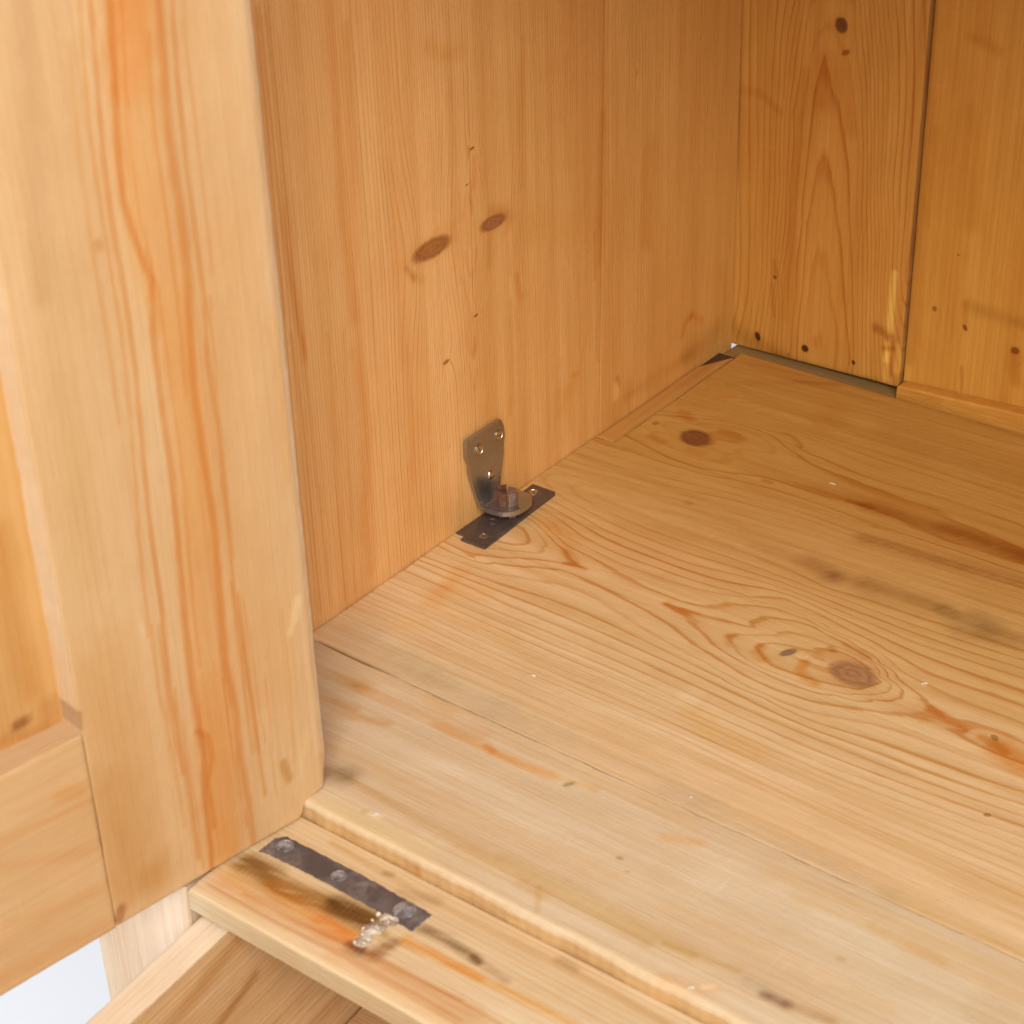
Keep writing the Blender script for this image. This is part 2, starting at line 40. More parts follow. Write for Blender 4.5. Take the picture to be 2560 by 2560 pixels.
WALL_PT = [([(-309.1,196.4),(-296.2,195.1),(-286.1,198.3)],5,(0.92,0.82,0.66),0.6,1.4),([(-252.8,186.7),(-242.7,179.7),(-248.3,173.6)],4,(0.9,0.75,0.68),0.6,1.3),([(-277.7,212),(-279.9,190.5),(-280.4,178.3)],2.2,(0.9,0.74,0.56),0.7,1.1),([(-285.1,175.4),(-283.3,163.4),(-280.6,158.3),(-277.5,162.3),(-275,174)],1.3,(0.85,0.66,0.5),0.8,1),([(-288.7,159.6),(-283.9,141.5),(-283.4,122.4),(-281.7,107.9),(-277.8,120.1),(-277.4,143.7)],1.2,(0.86,0.68,0.52),0.8,1),([(-287.4,126.2),(-285.6,114.7),(-280.4,106.5),(-277.7,115.1)],1.2,(0.86,0.68,0.52),0.8,1),([(-286.3,104.2),(-284.7,92.5),(-281.3,86.1),(-279.1,98.7)],1.2,(0.86,0.7,0.54),0.7,1),([(-434.2,352.9),(-432.4,311.1),(-432.2,263.8),(-430.7,192.9)],1.6,(0.86,0.68,0.5),0.8,1),([(-423.3,350.1),(-422.4,308.1),(-422,250.6),(-422.7,179.1)],1.5,(0.87,0.7,0.52),0.8,1),([(-416.5,333.9),(-417,268.5),(-418.6,166.7)],1.2,(0.88,0.72,0.55),0.7,1),([(-427.8,183.1),(-424.7,116.1),(-425.5,9.1)],1.5,(0.88,0.7,0.54),0.8,1),([(-419.8,179.8),(-419.1,102),(-416.5,6.6)],1.5,(0.88,0.7,0.54),0.8,1),([(-400.6,172.1),(-403.5,94.7),(-405.5,5.6)],1.3,(0.88,0.72,0.56),0.7,1),([(-389.4,167.5),(-393.3,89.8),(-396.7,5.9)],1.3,(0.88,0.72,0.56),0.7,1),([(-382.4,343.2),(-380.9,295.9),(-382.1,247),(-379.9,172.7)],5,(0.88,0.7,0.52),0.8,1.2),([(-370.7,327),(-375.2,200.8),(-378.1,107),(-382.2,12)],5,(0.88,0.74,0.58),0.7,1.3),([(-429.6,349.9),(-428.5,272.2),(-424.3,211.1),(-419,163.4)],3,(0.85,0.68,0.5),0.8,1.2),([(-341.5,332.8),(-342.7,274.7),(-342.4,212.6),(-343.4,131.7)],5,(0.94,0.82,0.66),0.6,1.3),([(-307.4,299.5),(-295.7,291.3),(-281.6,290.4)],6,(0.88,0.75,0.52),0.6,1.3),([(-274.3,227.2),(-274.5,210.9)],3,(0.92,0.62,0.45),0.7,1.2),([(-303.3,187.7),(-311.3,168.2),(-306.5,143.5)],22,(1.05,1.1,1.15),0.7,1.4),([(-259.5,191.2),(-247.7,184.9)],7,(0.8,0.68,0.5),0.7,1.3),([(-262,177.3),(-264.7,159.9)],4,(0.82,0.66,0.46),0.5,1.4),([(-329.9,177.5),(-323.9,173)],4,(0.82,0.7,0.45),0.7,1.2),([(-335.6,184.1),(-330.1,175.3)],2.5,(0.7,0.5,0.35),0.8,1),([(-246.2,143.5),(-245.8,132.6)],3,(1.15,1.2,1.25),0.8,0.9),([(-239,143.2),(-236.1,127.6)],4,(0.9,0.68,0.4),0.7,1),([(-234.6,140.3),(-233.7,131.6)],1.5,(1.2,1.3,1.4),0.7,0.9),([(-114,234.9),(-112.9,219.4)],2.2,(1.2,1.3,1.5),0.8,0.9),([(-114.4,232.7),(-114.8,229.3)],2,(0.7,0.6,0.45),0.8,0.9),([(-147.4,283.3),(-151.4,205.2),(-156.1,109.3),(-157.7,53.9)],3,(0.84,0.7,0.54),0.6,1.3),([(-151.3,216.8),(-154,121.2)],5,(0.85,0.7,0.52),0.5,1.3),([(-226,282.5),(-231.6,230.1),(-231.3,196.4)],4,(0.88,0.74,0.52),0.6,1.3),([(-187.9,261.3),(-187.7,193.5)],3,(0.9,0.78,0.6),0.5,1.3),([(-159.8,142),(-160.1,110.9)],2,(0.75,0.58,0.4),0.6,1.2),([(-227,171.8),(-161.7,145.1)],12,(0.92,0.86,0.66),0.6,1.5),([(-101.2,177.4),(-104.5,115.8)],9,(0.86,0.68,0.46),0.6,1.5),([(-47,41.7),(-56.1,38.4),(-58.2,30.8)],3,(0.8,0.55,0.25),0.8,1.1),([(-47,41.7),(-35,32.7)],4,(0.85,0.62,0.3),0.6,1.3),([(-50.7,13.6),(-15.2,16.2)],12,(0.72,0.66,0.5),0.7,1.4),([(-136.9,26.2),(-137.4,19.5)],5,(1.3,1.6,1.9),0.9,0.8),([(-135.9,31.2),(-133.8,26.2)],3,(0.7,0.5,0.25),0.8,1),([(-137,13.8),(-135.9,5)],4,(1.1,1.1,0.9),0.6,1.1),([(-123,18.8),(-125.1,5.8),(-142.3,7.9)],9,(0.86,0.82,0.7),0.6,1.4),([(-185,54.9),(-179,53)],3,(0.9,0.66,0.3),0.7,1.1),([(-248,66.6),(-250.4,54.9)],3,(0.95,0.75,0.5),0.7,1.1),([(-193.2,45.2),(-195.4,36.9)],9,(0.9,0.72,0.5),0.5,1.5),([(-322.7,18.4),(-291.4,9.3)],16,(0.9,0.86,0.74),0.7,1.4),([(-381.7,153.4),(-374.4,104.6),(-385.9,37.9)],6,(0.9,0.72,0.52),0.5,1.3),([(-339.6,138.2),(-338.4,76.2),(-348.9,31.6)],4,(0.94,0.8,0.62),0.5,1.3),([(-306.7,60.9),(-306.8,59.1)],0.9,(0.5,0.42,0.36),0.9,1),([(-7.5,63.8),(-4.3,1.8)],5,(0.8,0.72,0.55),0.5,1.4),([(-126.3,13.1),(-29.5,12.1)],6,(0.84,0.74,0.56),0.6,1.4)]
BACK_PH = [(58.7,235.8,5),(61.1,218.2,4),(64.7,156.8,3),(65.5,90.3,2),(67.1,27.4,1),(49.8,203.9,5),(47.1,153.1,5),(45.7,100.3,5),(43.7,-2.3,5),(81.3,215.7,5),(90.4,162.1,5),(94.3,98.6,5),(99.6,13.7,5),(74,225.3,5),(54.5,192.4,4),(52.6,154.2,4),(51.3,101.6,4),(48.6,46.3,4),(46.6,-1.4,4),(70,195.4,4),(79.4,164.9,4),(87.3,110.1,4),(96.8,12.9,4),(58.2,129.6,3),(54.1,102.3,3),(53.6,61.5,3),(52.5,0.2,3),(73.3,133,3),(79.1,108.2,3),(85.9,69.7,3),(94,12.1,3),(60.1,72.7,2),(57.6,41.7,2),(56.9,1.5,2),(72.8,75.9,2),(77,53.8,2),(84.2,9.3,2),(63.3,17.9,1),(73.3,20.7,1),(48.4,251.9,6),(44.7,221.3,6),(40.2,177.2,6),(40.1,125.6,6),(36.3,57.1,6),(81,257.1,6),(90.4,199.2,6),(94.9,137.7,6),(99.6,73.2,6),(37.7,250.2,9),(32.7,188.3,9),(33,124,9),(33.4,56.3,9),(90,258.6,9),(99.1,188.7,9),(107.1,101.7,9),(10.5,245.9,13),(14.7,146.4,13),(16.3,37.9,13),(-6.2,243.2,16),(-3.2,32.8,16),(102.6,260.6,13),(112.1,141.5,13),(118.2,64.5,13),(127.4,264.5,17),(130.4,81.1,17)]
BACK_KN = [(72.1,239.8,4.9,0.3,0.6,-5.2,(0.26,0.17,0.12),0.8),(76.2,223,3.2,1.4,0.1,-1.9,(0.6,0.32,0.18),0.9),(21,9.8,2.6,-0.8,0.1,-3.6,(0.13,0.06,0.05),0.9),(58.9,11,3,0.1,0.1,-2.9,(0.13,0.08,0.06),0.9),(96.5,11,1.6,0.2,0.2,-2.1,(0.16,0.12,0.08),0.9),(32.6,57.8,1.7,0.2,0.1,-1.6,(0.4,0.34,0.2),0.9),(45.7,2.7,1,0,0,-1.2,(0.5,0.3,0.2),0.9)]
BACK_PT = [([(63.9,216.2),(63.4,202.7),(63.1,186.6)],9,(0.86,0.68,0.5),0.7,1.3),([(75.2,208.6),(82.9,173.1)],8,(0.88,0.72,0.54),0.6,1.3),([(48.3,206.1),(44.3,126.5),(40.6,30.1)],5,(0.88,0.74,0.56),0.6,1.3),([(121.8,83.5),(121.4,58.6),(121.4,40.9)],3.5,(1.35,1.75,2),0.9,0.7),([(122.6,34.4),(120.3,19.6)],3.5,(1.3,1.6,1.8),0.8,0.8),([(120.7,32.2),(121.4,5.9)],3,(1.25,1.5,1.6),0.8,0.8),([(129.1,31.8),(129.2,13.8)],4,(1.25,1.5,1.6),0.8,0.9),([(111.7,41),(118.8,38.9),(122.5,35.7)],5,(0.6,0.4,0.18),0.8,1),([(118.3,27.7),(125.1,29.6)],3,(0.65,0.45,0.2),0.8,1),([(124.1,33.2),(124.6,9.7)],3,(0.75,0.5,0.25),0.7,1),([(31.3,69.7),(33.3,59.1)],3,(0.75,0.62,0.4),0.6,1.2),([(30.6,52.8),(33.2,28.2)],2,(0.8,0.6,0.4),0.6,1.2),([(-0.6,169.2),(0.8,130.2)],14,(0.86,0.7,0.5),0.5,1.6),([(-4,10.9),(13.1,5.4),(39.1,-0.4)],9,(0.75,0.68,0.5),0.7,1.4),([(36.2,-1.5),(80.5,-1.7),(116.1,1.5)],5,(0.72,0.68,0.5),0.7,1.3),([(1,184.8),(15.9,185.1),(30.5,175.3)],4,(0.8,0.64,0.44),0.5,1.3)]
BACK2_PT = [([(164.1,269.4),(165.2,247)],6,(0.85,0.68,0.4),0.5,1.5),([(159.2,246),(175.5,240.8)],5,(0.82,0.66,0.38),0.6,1.4),([(161.4,199.7),(170,128.1)],9,(0.85,0.72,0.46),0.5,1.6),([(140.3,183.5),(139.5,120.9)],4,(0.9,0.8,0.6),0.6,1.4),([(174.3,72.4),(212.2,69.5)],6,(0.7,0.64,0.45),0.6,1.4),([(171.5,74.3),(172.8,58.8)],2,(0.8,0.6,0.35),0.6,1.2),([(173.5,27.7),(175.1,11.6)],1.5,(0.72,0.5,0.25),0.8,1),([(209.5,46.1),(211.4,29.2)],7,(0.8,0.6,0.35),0.6,1.4),([(131.6,264.2),(132.8,182),(136,22.4)],6,(0.78,0.66,0.46),0.7,1.5)]
BACK2_KN = [(173,56.6,1.9,-0.6,0.2,-2.4,(0.45,0.26,0.12),0.9),(208.6,50.1,3.2,0.6,0.3,-2.6,(0.42,0.22,0.14),0.8),(150.6,64.2,2,0.5,0.2,-2,(0.5,0.48,0.3),0.9),(163.8,105.6,1.4,0.3,0.1,-0.9,(0.6,0.4,0.2),0.9)]
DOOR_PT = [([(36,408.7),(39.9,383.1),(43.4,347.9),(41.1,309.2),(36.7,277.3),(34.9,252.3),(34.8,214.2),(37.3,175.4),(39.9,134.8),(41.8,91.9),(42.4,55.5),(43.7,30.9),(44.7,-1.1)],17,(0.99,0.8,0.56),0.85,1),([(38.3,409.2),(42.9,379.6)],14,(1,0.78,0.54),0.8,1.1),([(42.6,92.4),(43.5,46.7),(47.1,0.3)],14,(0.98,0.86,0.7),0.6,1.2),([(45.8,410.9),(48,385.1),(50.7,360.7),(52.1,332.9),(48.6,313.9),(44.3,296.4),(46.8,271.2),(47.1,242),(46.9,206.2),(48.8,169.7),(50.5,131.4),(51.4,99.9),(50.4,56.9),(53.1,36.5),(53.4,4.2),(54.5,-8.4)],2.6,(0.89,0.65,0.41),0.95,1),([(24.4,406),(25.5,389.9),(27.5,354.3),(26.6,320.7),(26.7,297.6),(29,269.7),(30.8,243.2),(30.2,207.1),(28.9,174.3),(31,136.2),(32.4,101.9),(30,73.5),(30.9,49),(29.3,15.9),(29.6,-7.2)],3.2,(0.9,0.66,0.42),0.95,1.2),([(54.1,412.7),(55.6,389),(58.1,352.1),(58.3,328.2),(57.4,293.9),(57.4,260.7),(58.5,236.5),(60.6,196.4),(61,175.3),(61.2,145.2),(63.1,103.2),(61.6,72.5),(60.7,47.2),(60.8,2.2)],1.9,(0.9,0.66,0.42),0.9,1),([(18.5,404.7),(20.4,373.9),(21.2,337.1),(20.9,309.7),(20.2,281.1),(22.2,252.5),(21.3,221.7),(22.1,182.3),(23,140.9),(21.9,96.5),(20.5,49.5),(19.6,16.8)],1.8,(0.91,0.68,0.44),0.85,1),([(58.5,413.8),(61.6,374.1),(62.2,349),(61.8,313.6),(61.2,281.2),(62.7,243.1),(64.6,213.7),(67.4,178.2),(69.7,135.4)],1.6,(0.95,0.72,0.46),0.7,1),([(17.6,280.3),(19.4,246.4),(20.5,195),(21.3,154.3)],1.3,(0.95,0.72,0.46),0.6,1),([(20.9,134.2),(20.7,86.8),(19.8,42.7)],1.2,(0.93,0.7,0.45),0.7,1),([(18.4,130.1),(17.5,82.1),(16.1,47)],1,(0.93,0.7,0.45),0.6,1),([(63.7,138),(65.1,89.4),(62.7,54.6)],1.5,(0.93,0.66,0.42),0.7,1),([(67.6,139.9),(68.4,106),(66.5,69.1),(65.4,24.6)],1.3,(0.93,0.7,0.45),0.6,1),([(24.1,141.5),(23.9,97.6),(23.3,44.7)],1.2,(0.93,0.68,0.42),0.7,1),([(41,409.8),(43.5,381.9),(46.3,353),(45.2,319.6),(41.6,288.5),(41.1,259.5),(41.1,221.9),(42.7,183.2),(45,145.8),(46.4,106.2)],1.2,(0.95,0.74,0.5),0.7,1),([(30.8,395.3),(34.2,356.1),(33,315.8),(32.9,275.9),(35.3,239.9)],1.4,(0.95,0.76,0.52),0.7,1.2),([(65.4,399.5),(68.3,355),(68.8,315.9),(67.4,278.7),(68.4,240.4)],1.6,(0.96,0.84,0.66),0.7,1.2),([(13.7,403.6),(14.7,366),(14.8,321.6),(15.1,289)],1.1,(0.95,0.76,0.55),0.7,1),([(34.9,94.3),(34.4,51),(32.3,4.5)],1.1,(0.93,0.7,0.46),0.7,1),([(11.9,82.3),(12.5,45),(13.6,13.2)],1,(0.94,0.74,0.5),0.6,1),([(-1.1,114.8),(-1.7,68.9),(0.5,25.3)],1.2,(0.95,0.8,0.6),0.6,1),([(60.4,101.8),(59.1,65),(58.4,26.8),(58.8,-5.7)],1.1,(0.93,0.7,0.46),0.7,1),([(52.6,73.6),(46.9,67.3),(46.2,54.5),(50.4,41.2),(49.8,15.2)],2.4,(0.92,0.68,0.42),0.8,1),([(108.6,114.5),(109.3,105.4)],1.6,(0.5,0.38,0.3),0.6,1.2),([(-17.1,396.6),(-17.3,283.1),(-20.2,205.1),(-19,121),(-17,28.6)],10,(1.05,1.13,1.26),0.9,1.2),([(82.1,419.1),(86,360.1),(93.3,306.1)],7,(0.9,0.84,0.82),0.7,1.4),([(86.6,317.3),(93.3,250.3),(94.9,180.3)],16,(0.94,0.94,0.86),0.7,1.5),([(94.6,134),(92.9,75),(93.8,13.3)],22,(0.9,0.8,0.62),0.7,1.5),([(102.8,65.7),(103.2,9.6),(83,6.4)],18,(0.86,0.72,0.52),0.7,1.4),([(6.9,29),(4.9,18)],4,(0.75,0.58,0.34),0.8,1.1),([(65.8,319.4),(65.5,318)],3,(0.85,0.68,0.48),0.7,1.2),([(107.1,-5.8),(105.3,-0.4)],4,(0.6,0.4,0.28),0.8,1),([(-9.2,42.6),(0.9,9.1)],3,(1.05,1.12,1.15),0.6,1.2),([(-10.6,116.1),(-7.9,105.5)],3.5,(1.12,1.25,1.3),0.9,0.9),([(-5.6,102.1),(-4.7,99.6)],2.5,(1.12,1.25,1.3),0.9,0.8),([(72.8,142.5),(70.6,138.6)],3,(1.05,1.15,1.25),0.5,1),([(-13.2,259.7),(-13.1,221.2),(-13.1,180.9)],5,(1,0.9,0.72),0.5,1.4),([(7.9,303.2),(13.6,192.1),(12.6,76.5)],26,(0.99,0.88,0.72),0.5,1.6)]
PANEL_PT = [([(131.4,111.9),(126.6,112.1)],4,(0.45,0.3,0.2),0.9,1),([(121.5,206.7),(123.6,168.5),(121,126.1)],9,(0.88,0.76,0.58),0.8,1.3),([(115.1,114.4),(113.4,93.2)],8,(0.8,0.66,0.5),0.7,1.3),([(139.9,108),(119.8,102.6)],5,(0.8,0.62,0.42),0.6,1.3)]
DOOR_PT_RAIL = [([(155.8,71.6),(128.4,68.5),(107.5,66.7)],2.5,(0.95,0.8,0.6),0.8,1.2),([(123.8,78.4),(115.7,75.7)],7,(0.96,0.78,0.55),0.7,1.4),([(158.4,57.5),(113.8,40.3)],5,(0.94,0.8,0.62),0.5,1.4),([(159.6,25.9),(112.5,17.3)],5,(0.95,0.82,0.64),0.5,1.4),([(169.3,-0.9),(115.8,-3.3)],6,(0.92,0.8,0.62),0.6,1.4),([(144.9,80.5),(109.5,78.4)],2,(0.95,0.82,0.66),0.7,1.2)]

rnd = random.Random(7)
# ------------------------------------------------------------------ helpers
def link(name, me, mat, parent=None):
    o = bpy.data.objects.new(name, me); sc.collection.objects.link(o)
    if mat: me.materials.append(mat)
    if parent: o.parent = parent
    return o
def empty(name, loc, label=None, cat=None, parent=None):
    o = bpy.data.objects.new(name, None); sc.collection.objects.link(o); o.location = loc; o.empty_display_size = .02
    if label: o['label'] = label
    if cat: o['category'] = cat
    if parent: o.parent = parent
    return o
def wav(x, y, seed, n=5, f=1.0):
    r = np.random.RandomState(seed); s = 0
    for i in range(n):
        k = f*(1.7**i)*(0.7+0.6*r.rand()); a = r.rand()*6.28
        s = s + np.sin(k*(x*math.cos(a)+y*math.sin(a))+r.rand()*6.28)/(1.35**i)
    return s/2.2
def rbf(pts, A, B, aniso, axis, reg=0.15):
    P = np.array(pts, float); sa, sb = ((1/aniso, 1.) if axis == 'a' else (1., 1/aniso))
    p = P[:, :2]*[sa, sb]; v = P[:, 2]
    n = len(p); d = np.sqrt(((p[:, None]-p[None])**2).sum(-1))
    M = np.zeros((n+3, n+3)); M[:n, :n] = -d + np.eye(n)*reg*-1; M[:n, n] = 1; M[:n, n+1:] = p/100; M[n, :n] = 1; M[n+1:, :n] = p.T/100
    w = np.linalg.solve(M, np.r_[v, 0, 0, 0])
    q = np.stack([A.ravel()*sa, B.ravel()*sb], 1); out = np.empty(len(q))
    for i in range(0, len(q), 20000):
        c = q[i:i+20000]; D = np.sqrt(((c[:, None]-p[None])**2).sum(-1))
        out[i:i+20000] = -D@w[:n]+w[n]+c@w[n+1:]/100
    return out.reshape(A.shape)
def segd(A, B, pts):
    d = np.full(A.shape, 1e9)
    if len(pts) == 1: pts = [pts[0], (pts[0][0]+.01, pts[0][1])]
    for (x0, y0), (x1, y1) in zip(pts[:-1], pts[1:]):
        vx, vy = x1-x0, y1-y0; L = vx*vx+vy*vy+1e-9
        t = np.clip(((A-x0)*vx+(B-y0)*vy)/L, 0, 1)
        d = np.minimum(d, np.hypot(A-x0-t*vx, B-y0-t*vy))
    return d
def paint(A, B, specs, tint, axis='a', seed=3, rag=0.0):
    na, nb = (0.025, .12) if axis == 'a' else (.12, .025)
    N = wav(A*na, B*nb, seed, 6, 1.0)
    N2 = wav(A*.35, B*.35, seed+9, 4, 1.0)
    N3 = wav(A*1.1, B*1.3, seed+19, 4, 1.0)
    for pts, w, col, op, soft in specs:
        r = w*0.62
        nz = 1.0 if w > 4.5 else .45
        d = segd(A, B, pts)*(1+nz*(0.22*N+0.10*N2))
        e0, e1 = r*max(0.0, 1-.75*soft), r*(1+.75*soft)
        m = np.clip((e1-d)/(e1-e0+1e-6), 0, 1); m = m*m*(3-2*m)*op
        m = np.clip(m*(1+.25*N*(w > 4)+rag*(w > 3)*(.30*N3+.3*N2)), 0, 1)
        for k in range(3): tint[..., k] *= 1+m*(col[k]-1)
    return tint
D9 = math.radians(8.97)
DN = (math.cos(D9), -math.sin(D9)); DD = (math.sin(D9), math.cos(D9))
def plane_map(kind, v):
    if kind == 'f': return lambda a, b, h: (a, b, v+h)
    if kind == 'w': return lambda a, b, h: (v+h, a, b)
    if kind == 'b': return lambda a, b, h: (a, v-h, b)
    if kind == 'd': return lambda a, b, h: (95.8-DD[0]*a+DN[0]*(v+h), -547.3-DD[1]*a+DN[1]*(v+h), b)
def steps(lo, hi, fine_lo, fine_hi, fs, cs=25.0, bev=1.0, bh=None):
    bh = bh or bev
    """nonuniform sample positions, fine inside the window"""
    out = [lo+bev*.3, lo+bev]; x = lo+bev
    while x < hi-bh-.3:
        inside = fine_lo-fs <= x <= fine_hi
        st = fs if inside else min(cs, max(fs, (abs(fine_lo-x) if x < fine_lo else abs(x-fine_hi))*.5+fs))
        if x < fine_lo and x+st > fine_lo: st = max(fs, fine_lo-x)
        x += st
        if x < hi-bh-.3: out.append(x)
    out += [hi-bh, hi-bh*.3]
    return np.array(out)
CENTER = {}
def board(name, plane, rect, axis, thick, mat, parent, fine=None, fs=1.4, bev=1.0, ph=None, aniso=4, lc=None, paints=(), knots=(), tint=(1, 1, 1), seed=1,
          quad=None, afn=None, edge=0.25, height=None, wear_shade=None, side=None, sidez=2.0, pp=1.0, rag=0.0, softk=1.0, bhi=None, grime=.5, a_shade=None, streak=.06, ring=2.4, hue=.05, label=None, gap=0.0, phs=1.0, lcs=1.0):
    a0, a1, b0, b1 = rect
    fa0, fa1, fb0, fb1 = fine if fine else (a0, a1, b0, b1)
    sa = steps(a0, a1, fa0, fa1, fs, 25, bev); sb = steps(b0, b1, fb0, fb1, fs, 25, bev, bhi)
    # outer rows: wall loops
    def ext(s, lo, hi, bh=None):
        bh = bh or bev
        pos = np.r_[lo, lo, lo, lo, s, hi, hi, hi, hi]
        h = np.r_[-thick, -thick*.5, -bev*1.5, -bev, -bev*.3, np.zeros(len(s)-2), -bh*.3, -bh, -bh*1.5, -thick*.5, -thick]
        return pos, h
    pa, ha = ext(sa, a0, a1); pb, hb = ext(sb, b0, b1, bhi)
    A, B = np.meshgrid(pa, pb, indexing='ij')
    HA, HB = np.meshgrid(ha, hb, indexing='ij'); H = np.minimum(HA, HB)
    ED = np.minimum(np.minimum(A-a0, a1-A), np.minimum(B-b0, b1-B))
    # worn, slightly wavy outline
    if edge:
        wa = np.clip(1-np.minimum(A-a0, a1-A)/6, 0, 1); wb = np.clip(1-np.minimum(B-b0, b1-B)/6, 0, 1)
        sgn_a = np.where(A-a0 < a1-A, 1., -1.); sgn_b = np.where(B-b0 < b1-B, 1., -1.)
        A2 = A+sgn_a*wa*edge*(.6+.7*wav(B*.1, B*0, seed+5, 5)); B2 = B+sgn_b*wb*edge*(.6+.7*wav(A*.1, A*0, seed+6, 5))
        A, B = A2, B2
    if quad:   # shear the four corners
        (d00, d10, d11, d01) = quad; s = (A-a0)/(a1-a0); t = (B-b0)/(b1-b0)
        da = (1-s)*(1-t)*d00[0]+s*(1-t)*d10[0]+s*t*d11[0]+(1-s)*t*d01[0]
        db = (1-s)*(1-t)*d00[1]+s*(1-t)*d10[1]+s*t*d11[1]+(1-s)*t*d01[1]
        A, B = A+da, B+db
    if afn: A, B = afn(A, B)
    if height is not None: H = H+height(A, B)*(HA > -bev*1.6)*(HB > -bev*1.6)
    # ---- fields
    U, V = (A, B) if axis == 'a' else (B, A)
    if ph: P = rbf(ph, A, B, aniso, axis)*phs
    else:
        P = V/ring*(1+.0) + 2.6*wav(V*.035, V*0, seed+20, 5) + .5*wav(U*.004, V*.03, seed+2, 4)
    if not ph:
        for k in knots:
            r = max(math.hypot(k[2], k[3]), math.hypot(k[4], k[5]))
            du = (A-k[0], B-k[1]) if axis == 'a' else (B-k[1], A-k[0])
            P = P+1.8*np.tanh(du[1]/(r*.5))*np.exp(-(du[0]/(3.2*r))**2-(du[1]/(1.8*r))**2)*min(r/3, 2.2)
    LC = np.full(A.shape, .5)*lcs
    if lc:
        L = np.array(lc); w = 0; acc = 0
        for (x, y, v) in L:
            d2 = ((A-x)/60)**2+((B-y)/18)**2 if axis == 'a' else ((A-x)/18)**2+((B-y)/60)**2
            ww = 1/(d2+.05)**1.5; acc = acc+ww*v; w = w+ww
        LC = acc/w*lcs
    T = np.ones(A.shape+(3,))*np.array(tint)
    S = wav(U*.006, V*.12, seed+30, 6); S2 = wav(U*.01, V*.02, seed+31, 4)
    for k, m in enumerate((.6, 1.0, 1.5)): T[..., k] *= 1+streak*S*m
    for k, m in enumerate((.2, 1., 1.8)): T[..., k] *= 1+hue*S2*m
    if a_shade:
        for k in range(3): T[..., k] *= np.interp(A, a_shade[0], [c[k] for c in a_shade[1]])
    if wear_shade:
        for k in range(3): T[..., k] *= np.interp(V+18*S2, wear_shade[0], [c[k] for c in wear_shade[1]])
    paint(A, B, [(p, w, tuple(c**pp for c in col), op, so*softk) for p, w, col, op, so in paints], T, axis, seed, rag)
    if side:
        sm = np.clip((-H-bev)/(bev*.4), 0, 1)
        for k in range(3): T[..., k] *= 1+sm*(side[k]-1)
    KD = np.full(A.shape, 9.0); KC = np.ones(A.shape+(3,)); 
    for kx, ky, ax, ay, bx, by, col, rim in knots:
        det = ax*by-ay*bx
        if abs(det) < 1e-3: continue
        u = ((A-kx)*by-(B-ky)*bx)/det; v = (-(A-kx)*ay+(B-ky)*ax)/det
        r = np.sqrt(u*u+v*v+1e-9)
        rad = max(math.hypot(ax, ay), math.hypot(bx, by))
        near = r < KD; KD = np.where(near, r, KD)
        for k in range(3): KC[..., k] = np.where(near, col[k], KC[..., k])
        if rad > 3:     # resin-stained halo round the bigger knots
            m = np.clip((1.9-r)/.9, 0, 1)**1.5*.35
            for k, c in enumerate((.86, .7, .5)): T[..., k] *= 1+m*(c-1)
    # ---- mesh
    X, Y, Z = plane_map(*plane)(A, B, H)
    co = np.stack([X, Y, Z], -1)*MM
    org = co.reshape(-1, 3).mean(0); na, nb = A.shape
    idx = np.arange(na*nb).reshape(na, nb)
    q = np.stack([idx[:-1, :-1], idx[1:, :-1], idx[1:, 1:], idx[:-1, 1:]], -1).reshape(-1, 4)
    if plane[0] in ('b', 'd'): q = q[:, ::-1]
    back = np.array([[idx[0, 0], idx[0, -1], idx[-1, -1], idx[-1, 0]]])
    if plane[0] in ('b', 'd'): back = back[:, ::-1]
    q = np.r_[q, back]
    me = bpy.data.meshes.new(name); me.vertices.add(na*nb); me.vertices.foreach_set('co', (co.reshape(-1, 3)-org).astype(np.float32).ravel())
    me.loops.add(len(q)*4); me.loops.foreach_set('vertex_index', q.astype(np.int32).ravel())
    me.polygons.add(len(q)); me.polygons.foreach_set('loop_start', np.arange(0, len(q)*4, 4, dtype=np.int32))
    me.update(calc_edges=True)
    me.polygons.foreach_set('use_smooth', np.ones(len(q), bool))
    def fa(n, arr, ty):
        at = me.attributes.new(n, ty, 'POINT')
        at.data.foreach_set('value' if ty == 'FLOAT' else 'vector', np.asarray(arr, np.float32).ravel())
    fa('ph', P, 'FLOAT'); fa('lc', LC, 'FLOAT'); fa('kd', KD, 'FLOAT'); fa('ed', ED+(1-grime)*3, 'FLOAT')
    fa('tint', T, 'FLOAT_VECTOR'); fa('kc', KC, 'FLOAT_VECTOR')
    fa('gc', np.stack([U, V, H*1.0+seed*37.0], -1), 'FLOAT_VECTOR')
    o = link(name, me, mat, parent); o.location = Vector(org)-(parent_loc(parent))
    if label: o['label'] = label
    return o
def parent_loc(p):
    v = Vector((0, 0, 0))
    while p: v = v+p.location; p = p.parent
    return v

